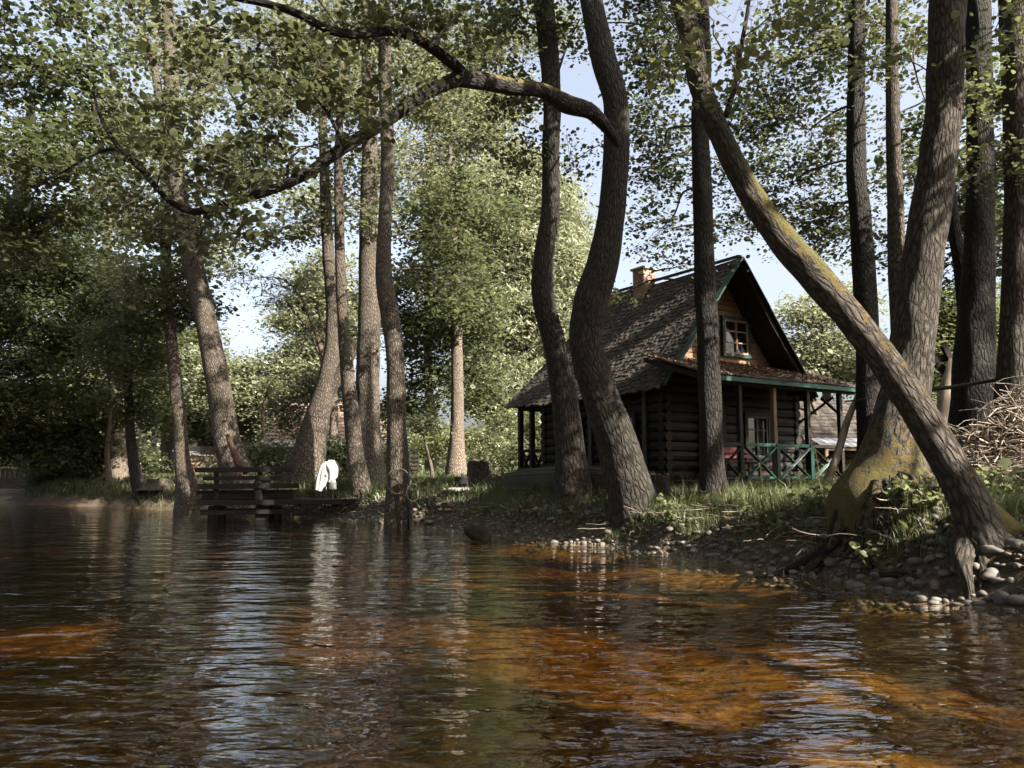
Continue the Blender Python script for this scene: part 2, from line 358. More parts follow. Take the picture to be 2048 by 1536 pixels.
# ------------------------------------------------------------------ water
def water_mat():
    m, nt, N, L, o = nmat('river_water')
    g = N('ShaderNodeNewGeometry')
    def rip(sx, sy, sc, det, rot):
        mp = N('ShaderNodeMapping'); mp.inputs['Scale'].default_value = (sx, sy, 1); mp.inputs['Rotation'].default_value = (0, 0, rot); L(g.outputs['Position'], mp.inputs[0])
        n = N('ShaderNodeTexNoise', i_Scale=sc, i_Detail=det, i_Roughness=.5); n.inputs['Distortion'].default_value = .4; L(mp.outputs[0], n.inputs[0]); return n.outputs[0]
    a = rip(.55, 1.25, 1.1, 2.0, .15); b = rip(.6, 1.4, 3.6, 2.0, -.25); c = rip(.8, 1.3, 11, 2.0, .1)
    h = math_(N, L, 'ADD', math_(N, L, 'MULTIPLY', a, .066), math_(N, L, 'ADD', math_(N, L, 'MULTIPLY', b, .028), math_(N, L, 'MULTIPLY', c, .0045)))
    bp = N('ShaderNodeBump', i_Strength=1.0, i_Distance=1.0); L(h, bp.inputs['Height'])
    lw = N('ShaderNodeLayerWeight', i_Blend=.5); L(bp.outputs[0], lw.inputs[1]); fr = N('ShaderNodeMath', operation='MULTIPLY_ADD'); L(math_(N, L, 'POWER', lw.outputs['Facing'], 4.2), fr.inputs[0]); fr.inputs[1].default_value = .96; fr.inputs[2].default_value = .03
    gl = N('ShaderNodeBsdfGlossy', i_Roughness=.02); gl.inputs[0].default_value = (1, 1, 1, 1); L(bp.outputs[0], gl.inputs['Normal'])
    tr = N('ShaderNodeBsdfTransparent'); tr.inputs[0].default_value = (1, 1, 1, 1)
    mx = N('ShaderNodeMixShader'); L(fr.outputs[0], mx.inputs[0]); L(tr.outputs[0], mx.inputs[1]); L(gl.outputs[0], mx.inputs[2]); L(mx.outputs[0], o.inputs[0])
    va = N('ShaderNodeVolumeAbsorption', i_Density=1.65); va.inputs[0].default_value = (.67, .575, .27, 1); L(va.outputs[0], o.inputs['Volume']); return m
wx = axis(-14, 10, .35, 160, 1.12); wy = axis(-4, 30, .35, 170, 1.12)
WX, WY = np.meshgrid(wx, wy); nx = len(wx); i = np.arange(len(wy)-1)[:, None]*nx; j = np.arange(nx-1)[None]
Fq = np.stack([i+j, i+j+1, i+nx+j+1, i+nx+j], -1).reshape(-1, 4)
Vw = np.stack([WX, WY, 0*WX], -1).reshape(-1, 3); nyw = len(wy); nw = len(Vw)
# closed body of water: the peaty water itself darkens with depth
wm = MB(); wm.v = [tuple(p) for p in Vw]; wm.f = [tuple(q) for q in Fq.tolist()]
ring = list(range(nx))+[k*nx+nx-1 for k in range(1, nyw)]+[(nyw-1)*nx+k for k in range(nx-2, -1, -1)]+[k*nx for k in range(nyw-2, 0, -1)]
wm.v += [(Vw[k][0], Vw[k][1], -1.6) for k in ring]; R_ = len(ring)
wm.f += [(ring[k], nw+k, nw+(k+1) % R_, ring[(k+1) % R_]) for k in range(R_)]+[tuple(nw+k for k in range(R_-1, -1, -1))]
tag(wm.build('water', water_mat()), kind='structure')
# ------------------------------------------------------------------ river stones
def stone_shape(seed, sub=2):
    r = np.random.default_rng(seed); import bmesh
    bm = bmesh.new(); bmesh.ops.create_icosphere(bm, subdivisions=sub, radius=1)
    V = np.array([v.co[:] for v in bm.verts]); Fq = np.array([[v.index for v in f.verts] for f in bm.faces]); bm.free()
    k = 1
    for _ in range(5):
        d = r.normal(size=3); d /= np.linalg.norm(d); k = k+.11*np.sin(V@d*r.uniform(1.5, 4.5)+r.uniform(0, 6))+.03*np.sign(V@d-.35)
    V = V*k[:, None]*np.array([1, r.uniform(.6, .9), r.uniform(.4, .65)]); return V, Fq
SH = [stone_shape(k, 2) for k in range(7)]
SHL = [stone_shape(k, 1) for k in range(7)]
# candidate places along the strand
N0 = 170000; sx = RNG.uniform(-8, 9, N0); sy = RNG.uniform(6, 27, N0); ss = sdist(sx, sy)+.3*wav(sx, sy, 1.1, 8)
keep = (ss > -.45) & (ss < 1.15) & (sx/np.maximum(sy, .1) > -.26) & (sx/sy < .75)
sx, sy, ss = sx[keep], sy[keep], ss[keep]
siz = np.exp(RNG.normal(math.log(.036), .42, len(sx))); siz = np.clip(siz, .02, .15)
siz *= np.where(sy < 12, 1.15, 1.0)
order = np.argsort(-siz/np.maximum(sy, 4)); sx, sy, siz, ss = sx[order], sy[order], siz[order], ss[order]
px_, py_, pr_ = [], [], []; grid = {}
for x, y, r in zip(sx, sy, siz):
    key = (int(x*4), int(y*4)); ok = True
    for a in (-1, 0, 1):
        for b in (-1, 0, 1):
            for (q, w, e) in grid.get((key[0]+a, key[1]+b), ()):
                if (q-x)**2+(w-y)**2 < (.66*(e+r))**2: ok = False; break
            if not ok: break
        if not ok: break
    if ok: grid.setdefault(key, []).append((x, y, r)); px_.append(x); py_.append(y); pr_.append(r)
px_, py_, pr_ = map(np.array, (px_, py_, pr_)); pz_ = ground_z(px_, py_)
vis = (px_/py_ < .66)
app = np.where(vis & (pz_ > -.03), pr_/py_, 0); idx = np.argsort(-app)
me_st = [mesh_np('river_stone', v, f, M['stone'], smooth=True) for v, f in SH]
for k in idx[:300]:
    o = bpy.data.objects.new('river_stone', me_st[int(k) % 7]); COL.objects.link(o); r = pr_[k]
    o.location = (px_[k], py_[k], pz_[k]+r*.12); o.scale = (r, r, r); o.rotation_euler = (RNG.normal(0, .12), RNG.normal(0, .12), RNG.uniform(0, 6.28))
    tag(o, 'rounded grey river stone lying on the pebble strand at the water edge', 'stone', 'rounded stones along the water edge')
def bulk(idx, shapes, px, py, pz, pr):
    VV, FF = [], []; n = 0
    for k in idx:
        v, f = shapes[int(k) % 7]; a = RNG.uniform(0, 6.28); c, s = math.cos(a), math.sin(a)
        VV.append((v@np.array([[c, s, 0], [-s, c, 0], [0, 0, 1]]))*pr[k]+np.array([px[k], py[k], pz[k]+pr[k]*.1])); FF.append(f+n); n += len(v)
    return np.concatenate(VV), np.concatenate(FF)
v, f = bulk(idx[300:13300], SHL, px_, py_, pz_, pr_)
tag(link('gravel', mesh_np('gravel', v, f, M['stone'], smooth=True), None), 'mixed small pebbles covering the strand between grass and water', 'gravel', kind='stuff')
# pebbles lying on the river bed, seen through the water
n = 6000; bx = RNG.uniform(-6, 6, n); by = 2.2+RNG.uniform(0, 1, n)**1.6*16; k = (sdist(bx, by) < -.3); bx, by = bx[k], by[k]; bz = ground_z(bx, by); br = np.clip(np.exp(RNG.normal(math.log(.024), .45, len(bx))), .01, .06)
M['bedstone'] = wood_mat('bed_stone', (.07, .04, .018), (.34, .21, .10), (9, 9, 9))
v, f = bulk(range(len(bx)), SHL, bx, by, bz-.01, br)
tag(link('bed_pebbles', mesh_np('bed_pebbles', v, f, M['bedstone'], smooth=True), None), 'orange brown pebbles scattered over the shallow river bed', 'pebbles', kind='stuff')
# ------------------------------------------------------------------ grass
def blades(x, y, h, w, mat, name, label, lean=.35):
    n = len(x); z = ground_z(x, y)-.01; a = RNG.uniform(0, 6.28, n); d = np.stack([np.cos(a), np.sin(a)], 1)
    b = RNG.normal(0, lean, (n, 2)); base = np.stack([x, y, z], 1); side = np.stack([d[:, 0], d[:, 1], 0*x], 1)*w[:, None]/2
    mid = base+np.stack([b[:, 0]*h*.35, b[:, 1]*h*.35, h*.6], 1); top = base+np.stack([b[:, 0]*h, b[:, 1]*h, h*(1-.3*np.minimum(np.hypot(b[:, 0], b[:, 1]), 1))], 1)
    V = np.stack([base-side, base+side, mid+side*.7, top, mid-side*.7], 1).reshape(-1, 3); Fq = np.arange(n*5).reshape(n, 5)
    return tag(link(name, mesh_np(name, V, Fq, mat), None), label, 'grass', kind='stuff')
def gsel(n, x0, x1, y0, y1, smin=.33, clump=.35):
    x = RNG.uniform(x0, x1, n); y = RNG.uniform(y0, y1, n); s = sdist(x, y)+.35*wav(x, y, .9, 12); k = (s > smin) & (np.abs(x/y) < .72) & (wav(x, y, .8, 21) > -clump)
    return x[k], y[k]
x1, y1 = gsel(210000, -5, 13, 9, 20); x2, y2 = gsel(130000, -12, 16, 19, 32, .45); x3, y3 = gsel(120000, -26, 22, 26, 46, .06)
x = np.concatenate([x1, x2, x3]); y = np.concatenate([y1, y2, y3])
h = np.abs(RNG.normal(.15, .07, len(x)))*(1+.5*wav(x, y, 1.7, 30)+.9*(RNG.uniform(0, 1, len(x)) > .965))+.03+np.where(y > 24, .08, 0)
w = np.where(y < 15, .007, np.where(y < 21, .010, .02))*RNG.uniform(.7, 1.5, len(x))
blades(x, y, h, w, M['grass'], 'grass', 'pale green grass and weeds on the river bank')
# ------------------------------------------------------------------ trees
def unit(a): return a/(np.linalg.norm(a, axis=-1, keepdims=True)+1e-9)
HEX = np.array([(-.5, 0), (-.22, -.40), (.22, -.42), (.52, 0), (.22, .42), (-.22, .40)])
QUAD = np.array([(-.55, 0), (.05, -.38), (.55, 0), (.05, .38)])
LANCE = np.array([(-.6, 0), (0, -.17), (.6, 0), (0, .17)])
def leaves(C, size, shape, up=.55, droop=0):
    n = len(C); nr = RNG.normal(size=(n, 3)); nr[:, 2] = np.abs(nr[:, 2])+up*2.2; nr = unit(nr*np.array([1, 1, 1]))
    t = RNG.normal(size=(n, 3)); t[:, 2] -= droop; a = unit(t-(t*nr).sum(1, keepdims=True)*nr); b = np.cross(nr, a)
    s = size*np.exp(RNG.normal(0, .33, n)); k = len(shape)
    V = C[:, None]+s[:, None, None]*(shape[None, :, 0, None]*a[:, None]+shape[None, :, 1, None]*b[:, None])
    V = V+nr[:, None]*(np.abs(shape[:, 1])[None, :, None]*s[:, None, None]*.25)
    return V.reshape(-1, 3), np.arange(n*k).reshape(n, k)
# sun corridors: leaves and twigs cut from all crowns so sun reaches these spots
LIT = [(1500, 700, 20.3, 1.0), (1460, 700, 20.3, .6), (1300, 620, 19.5, .5), (1250, 690, 20.5, .35), (1350, 600, 18, .4), (1550, 860, 17.8, .3), (1590, 930, 17.8, .35),
       (797, 940, 21.3, .5), (797, 860, 21.3, .5), (797, 760, 21.3, .6), (795, 680, 21.3, .4), (740, 900, 25.8, .5), (738, 780, 25.8, .8), (738, 640, 25.8, .6), (738, 520, 25.8, .5),
       (712, 880, 24.8, .4), (700, 760, 24.8, .5), (688, 620, 24.8, .4), (684, 520, 24.8, .4), (665, 700, 28, .5), (645, 800, 28, .4), (914, 900, 29.8, .7), (914, 790, 29.8, .7), (914, 700, 29.8, .5),
       (425, 720, 26.7, .6), (405, 620, 26.7, .5), (395, 570, 26.7, .4), (450, 880, 26.7, .3), (360, 900, 29, .5), (1100, 270, 16.8, .4), (1100, 420, 16.8, .3), (1258, 920, 15.2, .32), (1262, 970, 15.2, .25), (1215, 800, 15.3, .2),
       (1560, 490, 10.1, .35), (1620, 550, 10, .45), (1680, 610, 9.9, .4), (1720, 680, 9.8, .35), (1760, 730, 9.7, .35), (1820, 800, 9.5, .3), (1880, 900, 9.3, .28), (1500, 390, 10.4, .25), (1400, 150, 10.8, .3),
       (1840, 560, 11.1, .4), (1835, 660, 11.1, .45), (1825, 760, 11.1, .45), (1815, 850, 11.1, .45), (1770, 930, 11.1, .6), (1730, 970, 11.2, .55), (1895, 260, 11.3, .3), (1790, 150, 14.6, .5), (1790, 300, 14.6, .5), (1795, 450, 14.6, .5),
       (2000, 850, 11.8, .9), (1950, 930, 11.6, .5), (2030, 700, 13, .5), (1880, 1172, 9.1, .32), (1400, 1088, 13.2, .5), (1650, 1140, 10.8, .35), (1520, 1010, 14.6, .6), (1600, 1040, 13.5, .5), (1700, 1000, 13.5, .4), (1430, 1040, 14.2, .4),
       (880, 1000, 22, 1.0), (980, 980, 22.5, .9), (930, 960, 23.5, .8), (650, 950, 25, .6), (300, 970, 35, 1.2), (240, 940, 37.5, 1.0), (720, 1040, 24.3, .6), (1000, 1070, 17.8, .4),
       (1400, 1260, 7.4, .8), (1250, 1210, 8.6, .9), (1600, 1240, 7.6, .7), (1850, 1290, 6.6, .6), (1500, 1320, 6.2, .4), (1950, 1400, 5, .3), (720, 1210, 8.8, .6), (780, 1170, 10, .9), (150, 1200, 9, .7), (1850, 1500, 4.3, .25), (1480, 1080, 13, .8), (1560, 1090, 12, .8), (1640, 1110, 11.3, .6), (1300, 1060, 15, .7), (1200, 1060, 16.3, .6), (1400, 1060, 14, .8), (1290, 550, 21.6, .5)]
LIT += [(1250, 1075, 15.2, .5), (1500, 1115, 12.1, .5), (1600, 1130, 11.3, .4), (1350, 1030, 14.8, .5), (1240, 1030, 16, .4), (1100, 1045, 17.4, .5), (950, 1010, 21, .6), (1440, 1000, 15.2, .4), (2010, 1000, 10.8, .4), (560, 960, 28, .6), (1060, 985, 19.5, .4), (850, 970, 25, .7), (1010, 940, 25, .7), (350, 985, 32, .7), (450, 960, 30, .7), (150, 150, 14.5, .9), (60, 330, 14, .7), (230, 250, 15.3, .6), (500, 200, 9.6, .6), (420, 80, 9.6, .5), (640, 140, 9.8, .4), (480, 430, 9.6, .4), (780, 240, 10.9, .3), (1000, 170, 12.5, .3), (1500, 200, 18, 1.0), (1620, 380, 18, 1.0), (1600, 120, 18, .8), (1320, 130, 17, .8), (1310, 360, 17.5, .6), (1970, 180, 12.5, .6), (1400, 60, 9.2, .5), (1940, 40, 10, .5), (1000, 60, 22, 1.0), (900, 150, 22, 1.0), (850, 480, 22.5, .8), (560, 100, 28, 1.5), (620, 250, 28, 1.2), (430, 170, 26, 1.2), (300, 100, 27, 1.3), (330, 420, 28, 1.0), (200, 800, 36, 1.3), (60, 620, 33, 1.5), (120, 480, 34, 1.2), (100, 860, 37, 1.2), (1880, 380, 17, .7), (1700, 30, 17, .7)]
LITP = [(P(a, b, c), r*(1.3 if c > 19 else 1.1)) for a, b, c, r in LIT]
def gap_mask(C, k=1.0):
    keep = np.ones(len(C), bool)
    for p, r in LITP:
        d = C-p; t = d@SUN; q = np.linalg.norm(d-t[:, None]*SUN, axis=1); keep &= ~((t > 1.2) & (q < k*r*(1+.25*RNG.normal(size=len(C)))))
    return keep
def open_gaps(C, k=1.0): return C[gap_mask(C, k)]
# unseen leaf roof added over the river to cut skylight; masses join nearest tree
OWN = {'k': (2.5, 14), 'm': (2, 9), 'n': (7, 11), 'h': (-3, 20), 'a': (-12, 25), 'maple': (-12, 13), 'w0': (-13, -15), 'w1': (-6, -20), 'w2': (22, -12), 'w3': (10, -14), 'w4': (-22, -6)}
CEIL = {k: [] for k in OWN}
for x_ in np.arange(-17, 13.5, 3.9):
    for y_ in np.arange(-9, 19, 3.9):
        q_ = np.array([x_+RNG.normal(0, .6), y_+RNG.normal(0, .6), 0]); q_[2] = max(9.5, .6*q_[1]+5.2)+RNG.uniform(0, 2.5)
        CEIL[min(OWN, key=lambda k: math.hypot(OWN[k][0]-q_[0], OWN[k][1]-q_[1]))].append(q_)
def ceil_on(t, key):
    for q in CEIL[key]: t.blob(q, (2.6, 2.6, .9), 62, 34, .5, high=True, limb_r=.08)
class Tree:
    def __init__(s, name, label, cat='tree', base=None, group=None):
        s.root = empty(name, base, label, cat, group); s.anchor = []; s.C = []; s.C2 = []; s.gid = 0; s.tw = []; s.name = name
    def wood(s, pts, rad, mat, part='trunk', step=.07, n=28, jit=.05, flare=0, moss=None, wob=.012, main=True, label=None):
        V, Fq, uv, ms, p, r = bark_tube(np.array(pts), np.array(rad), step, n, jit, flare, moss, wob)
        o = link(part, mesh_np(part, V, Fq, mat, True, uv, {'moss': ms}), None, s.root)
        if label: o['label'] = label
        s.anchor += [(p[i], r[i]) for i in range(0, len(p), max(1, len(p)//40))]
        return o
    def blob(s, C, R, ncl, per=45, spread=.33, flat=.38, limbs=1, limb_r=.045, shell=.35, tiers=0, high=False):
        C = np.array(C, float); R = np.array(R, float)
        A = np.array([a[0] for a in s.anchor])
        cost = np.linalg.norm(A-C, axis=1)+1.2*np.maximum(A[:, 2]-C[2], 0); i = int(np.argmin(cost)); a = A[i]; ar = s.anchor[i][1]
        d = unit(RNG.normal(size=(ncl, 3))); rr = RNG.uniform(shell, 1, (ncl, 1))**.6; pos = C+d*rr*R
        if tiers:
            lev = np.round((pos[:, 2]-C[2])/tiers)*tiers+C[2]; pos[:, 2] = lev+RNG.normal(0, tiers*.13, ncl)
        # limb to the middle of the blob
        L = np.linalg.norm(C-a); m1 = lerp(a, C, .35)+np.array([RNG.normal(0, .08*L), RNG.normal(0, .05*L), .09*L]); m2 = lerp(a, C, .7)+RNG.normal(0, .05*L, 3)+np.array([0, 0, .07*L])
        lim, lr = resample([a, m1, m2, C, C+(C-m2)*.6], [min(limb_r, ar*.8), limb_r*.8, limb_r*.6, limb_r*.4, limb_r*.15], .25)
        s.tw.append((lim, lr, 5, -1))
        for q in pos:
            s.gid += 1; dd = np.linalg.norm(lim-q, axis=1); j = int(np.argmin(dd+RNG.uniform(0, .5, len(lim)))); b = lim[j]
            e = q-b; l = np.linalg.norm(e)
            m = b+e*.5+RNG.normal(0, .10*l, 3)+np.array([0, 0, .06*l]); rq = min(lr[j]*.7, .012+.006*l)
            s.tw.append((np.array([b, m, q, q+e/(l+.1)*.35]), np.array([rq, rq*.6, .004, .002]), 3, s.gid))
            for _ in range(2):
                s.tw.append((np.array([m, m+(q-m)*.5+RNG.normal(0, .15, 3), q+RNG.normal(0, spread, 3)*np.array([1, 1, flat])]), np.array([.004, .003, .0015]), 3, s.gid))
        k = RNG.poisson(per, ncl); idx = np.repeat(np.arange(ncl), k)
        off = RNG.normal(size=(len(idx), 3))*spread*np.array([1, 1, flat]); (s.C2 if high else s.C).append(pos[idx]+off)
        s.anchor += [(lim[j], lr[j]) for j in range(2, len(lim), 4)]
        return s
    def finish(s, leafmat, size, shape=HEX, up=.5, twigmat=None, droop=0, gap=.5):
        if s.tw:
            mid = np.array([w[0][len(w[0])//2] for w in s.tw]+[w[0][-1] for w in s.tw]); ok = gap_mask(mid, gap); n_ = len(s.tw)
            dead = {w[3] for i, w in enumerate(s.tw) if w[2] != 5 and not (ok[i] and ok[i+n_])}
            s.tw = [w for w in s.tw if w[2] == 5 or w[3] not in dead]
        if s.tw:
            VV, FF, n = [], [], 0
            for p, r, k, _g in s.tw:
                v, f, _ = tube_np(p, r, k); VV.append(v); FF.append(f+n); n += len(v)
            link('branches', mesh_np('branches', np.concatenate(VV), np.concatenate(FF), twigmat or M['twig'], True), None, s.root)
        if s.C:
            C = np.concatenate(s.C); C = open_gaps(C[C[:, 2] > .15], gap)
            v, f = leaves(C, size, shape, up, droop); link('crown', mesh_np('crown', v, f, leafmat), None, s.root)
            s.nl = len(C)
        if s.C2:
            v, f = leaves(open_gaps(np.concatenate(s.C2), 1.2), .15, QUAD, .7); link('crown', mesh_np('crown', v, f, leafmat), None, s.root)
        return s.root
def PX(path, Y0, Y1=None, down=True, sink=.35):
    """path of (px, py, width px[, Y]) -> world centres and radii"""
    pts, rad = [], []; n = len(path)
    for i, q in enumerate(path):
        Y = q[3] if len(q) > 3 else lerp(Y0, Y0 if Y1 is None else Y1, i/(n-1))
        p = P(q[0], q[1], Y); pts.append(p); rad.append(q[2]/2/F_PX*Y)
    if down:
        g = gz(pts[0][0], pts[0][1]); b = pts[0].copy(); b[2] = min(g, pts[0][2])-sink
        if pts[0][2]-b[2] > .15: pts = [b]+pts; rad = [rad[0]*1.05]+rad
    return np.array(pts), np.array(rad)
def up_more(pts, rad, dz, dx=0, dy=0, k=.45):
    """carry the trunk on above the frame"""
    e = pts[-1]; r = rad[-1]
    return np.vstack([pts, [e+np.array([dx*.5, dy*.5, dz*.5]), e+np.array([dx, dy, dz])]]), np.concatenate([rad, [r*lerp(1, k, .5), r*k]])
def B(px, py, rx, ry, Y, ry_m=None):
    """blob centre / radii (metres) of a leafy mass seen at pixel (px,py), half sizes in px"""
    c = P(px, py, Y); k = Y/F_PX; return c, (rx*k, ry_m if ry_m else max(rx, ry)*k*.7, ry*k)
def simple_tree(name, label, path, Y, mat, Ytop=None, group=None, top=3.5, blobs=(), leaf='leaf_alder', size=.075, shape=HEX, flare=.25, n=28, step=.08, per=45, cat='tree', moss=None, spread=.33, extra=(), tiers=0, dx=0, dy=0, cl=1.7, flat=.38, up=.5, droop=0, canopy=None, over=()):
    canopy = (top >= 3) if canopy is None else canopy
    pts, rad = PX(path, Y, Ytop)
    if top: pts, rad = up_more(pts, rad, top, dx, dy)
    b = pts[0].copy(); b[2] += .3
    t = Tree(name, label, cat, b, group)
    t.wood(pts, rad, mat, 'trunk', step, n, .05, flare, moss)
    for ex in extra:
        q, r = PX(ex[0], ex[1], ex[2] if len(ex) > 2 else None, down=False); t.wood(q, r, mat, 'limb', .1, 12, .05)
    for bl in blobs:
        px, py, rx, ry, Yb, ncl = bl[:6]; c, R = B(px, py, rx, ry, Yb, bl[6] if len(bl) > 6 else None)
        t.blob(c, R, max(3, int(ncl*cl)), per, spread, tiers=tiers, flat=flat, limb_r=.02+.012*R[0])
    if canopy: t.blob(pts[-1]+np.array([0, 0, .5]), (2.8, 2.8, 1.5), 60, 40, .45, high=True)  # unseen top leaf mass added for overhead shade and dapple
    if over: ceil_on(t, over)
    t.finish(M[leaf], size*1.05, shape, up, droop=droop)
    return t
T = []
# left bank ------------------------------------------------------------------
T.append(simple_tree('alder_tree', 'tall alder leaning left behind the wooden jetty, rising from the red-brown roots', [(476, 958, 62), (455, 880, 52), (432, 740, 46), (408, 620, 42), (382, 510, 40), (364, 420, 36), (350, 330, 34), (343, 180, 30), (338, 60, 24), (330, -100, 18)], 27, M['bark'],
  blobs=[(330, 60, 130, 90, 27, 34), (430, 170, 120, 80, 26, 30), (250, 230, 110, 80, 27, 22), (470, 330, 110, 70, 27, 26), (330, 420, 120, 70, 28, 30), (300, 560, 110, 60, 28, 26), (480, 470, 70, 40, 26, 12), (250, -60, 160, 80, 27, 20)], over='a', leaf='leaf_mid', size=.11, per=50, spread=.42, extra=[([(350, 330, 22), (320, 200, 18), (300, 100, 14), (262, 20, 10), (240, -60, 6)], 27)]))
T.append(simple_tree('alder_tree', 'slim brown tree with flared foot at the water edge just left of the jetty', [(376, 990, 50), (366, 930, 32), (360, 860, 27), (352, 780, 25), (342, 680, 22), (332, 560, 22), (330, 420, 20), (325, 300, 16)], 29.5, M['bark'], top=2,
  blobs=[(330, 600, 100, 80, 30, 30), (250, 700, 90, 60, 31, 26), (360, 480, 90, 60, 30, 22), (400, 620, 50, 40, 31, 8)], leaf='leaf_dark', size=.12, per=60, spread=.45))
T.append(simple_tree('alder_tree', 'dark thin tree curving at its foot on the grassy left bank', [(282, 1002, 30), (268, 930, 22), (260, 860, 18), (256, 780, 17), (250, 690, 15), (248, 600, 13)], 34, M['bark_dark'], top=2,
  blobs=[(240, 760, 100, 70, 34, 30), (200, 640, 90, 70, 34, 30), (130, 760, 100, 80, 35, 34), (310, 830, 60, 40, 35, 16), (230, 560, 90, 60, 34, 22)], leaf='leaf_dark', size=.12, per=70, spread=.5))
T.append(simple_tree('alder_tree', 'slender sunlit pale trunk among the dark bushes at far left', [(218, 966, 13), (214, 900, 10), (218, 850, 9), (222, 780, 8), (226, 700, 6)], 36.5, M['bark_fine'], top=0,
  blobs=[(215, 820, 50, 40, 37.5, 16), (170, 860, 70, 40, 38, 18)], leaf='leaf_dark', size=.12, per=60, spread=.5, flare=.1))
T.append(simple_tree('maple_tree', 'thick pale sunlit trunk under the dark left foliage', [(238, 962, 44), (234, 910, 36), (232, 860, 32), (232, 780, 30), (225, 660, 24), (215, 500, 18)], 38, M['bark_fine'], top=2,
  blobs=[(120, 620, 150, 110, 36, 46), (60, 480, 130, 90, 34, 34), (180, 500, 120, 80, 36, 34), (60, 700, 120, 90, 36, 40), (290, 700, 80, 80, 38, 26)], leaf='leaf_dark', size=.13, per=80, spread=.55))
T.append(simple_tree('maple_tree', 'broad dark maple overhanging the water at the left edge of the photo', [(-60, 990, 60), (-50, 880, 50), (-30, 720, 44), (0, 560, 38), (40, 400, 30), (60, 260, 22)], 36, M['bark_dark'], top=2,
  blobs=[(40, 820, 110, 60, 36, 40), (120, 900, 90, 45, 37, 30), (20, 900, 80, 40, 38, 26), (20, 600, 100, 90, 34, 30), (150, 830, 80, 50, 37, 26), (-60, 760, 120, 120, 34, 30), (200, 905, 50, 35, 39, 14), (-30, 300, 140, 140, 32, 26)], leaf='leaf_dark', size=.13, per=75, spread=.55))
T.append(simple_tree('maple_tree', 'near maple whose star-leaved boughs hang in from the upper left corner', [(-420, 1180, 90), (-400, 900, 80), (-360, 600, 70), (-300, 300, 60), (-230, 60, 50)], 14, M['bark_dark'], top=2, 
  blobs=[(60, 150, 120, 60, 14.5, 26), (150, 290, 120, 60, 15, 26), (60, 330, 110, 60, 14, 22), (200, 130, 60, 50, 15, 9), (30, 480, 90, 60, 15, 18), (230, 240, 90, 50, 15.5, 16), (110, 420, 120, 40, 15, 16), (10, 40, 60, 40, 14, 7), (160, 20, 60, 40, 14.5, 8)], leaf='leaf_dark', size=.082, per=40, spread=.34, flat=.35, over='maple',
  extra=[([(-260, 160, 34), (-150, 150, 24), (0, 132, 10), (90, 130, 9), (165, 142, 8), (190, 185, 8)], 14.3, 14.8)]))
# centre ---------------------------------------------------------------------
T.append(simple_tree('alder_tree', 'wide trunk leaning right behind the white cloth and pale garden plants', [(612, 935, 76), (628, 860, 54), (646, 790, 42), (664, 700, 32), (664, 600, 27), (656, 500, 24), (650, 380, 22), (646, 260, 18), (640, 120, 14)], 28.5, M['bark'],
  blobs=[(620, 200, 100, 80, 28, 26), (560, 90, 120, 70, 28, 26), (690, 330, 60, 60, 28, 14), (600, 440, 70, 50, 28, 12), (700, 80, 80, 70, 29, 20), (560, 300, 70, 50, 29, 12)], leaf='leaf_mid', size=.11, per=42, spread=.42,
  extra=[([(655, 790, 26), (690, 730, 22), (720, 680, 18), (745, 620, 14), (760, 560, 10)], 28.5)]))
T.append(simple_tree('alder_tree', 'thin straight trunk standing close left of the thickest middle trunk', [(722, 980, 42), (710, 900, 34), (700, 800, 30), (690, 690, 25), (684, 590, 23), (680, 480, 20), (678, 330, 18), (680, 250, 15), (684, 120, 12)], 25, M['bark'],
  blobs=[(690, 200, 70, 70, 25, 16), (640, 60, 90, 60, 25, 20), (740, 430, 50, 40, 25, 8)], leaf='leaf_mid', size=.10, per=42, spread=.38))
T.append(simple_tree('alder_tree', 'thickest upright trunk in the middle group, between two thinner ones', [(744, 982, 74), (738, 920, 56), (735, 850, 50), (735, 740, 47), (738, 620, 44), (736, 500, 38), (738, 380, 34), (740, 250, 31), (736, 100, 27), (736, -40, 24)], 26, M['bark'],
  blobs=[(780, 80, 110, 80, 26, 30), (860, 200, 90, 70, 26.5, 26), (700, -20, 140, 60, 26, 22), (930, 80, 90, 70, 27, 24), (820, 360, 90, 60, 26.5, 24), (960, 260, 60, 60, 27, 16)], leaf='leaf_mid', size=.10, per=50, spread=.4))
T.append(simple_tree('alder_tree', 'kinked sunlit trunk rising from the water edge with a wire hoop on it', [(797, 1052, 56), (797, 960, 48), (794, 850, 40), (790, 700, 36), (780, 630, 38), (768, 550, 34), (769, 450, 28), (775, 320, 28), (770, 180, 27), (768, 0, 26), (766, -100, 22)], 21.6, M['bark'],
  blobs=[(830, 30, 110, 60, 21.5, 22), (900, 130, 80, 50, 21, 16), (860, 480, 80, 40, 22.5, 14), (900, 400, 60, 40, 22.5, 10), (880, 560, 80, 50, 23, 16), (1000, 60, 60, 60, 22, 10), (680, 60, 70, 50, 21, 10)], leaf='leaf_alder', size=.09, per=46, spread=.32, over='h'))
T.append(simple_tree('alder_tree', 'sunlit pale trunk standing alone on the grass behind the stump', [(912, 958, 48), (914, 880, 30), (915, 800, 26), (914, 700, 23), (912, 600, 20), (908, 480, 16), (900, 360, 12)], 30, M['bark_fine'], top=1.5,
  blobs=[(860, 700, 70, 80, 31, 38), (900, 560, 100, 70, 31, 38), (840, 600, 80, 90, 32, 40), (950, 640, 70, 70, 31, 26), (830, 800, 50, 60, 32, 26), (980, 440, 80, 60, 31, 24), (880, 430, 90, 60, 31, 26), (912, 380, 40, 60, 28.6, 12), (914, 500, 45, 50, 28.6, 12), (910, 610, 45, 45, 28.8, 12), (960, 760, 60, 50, 32, 16)], leaf='leaf_dark', size=.11, per=64, spread=.45))
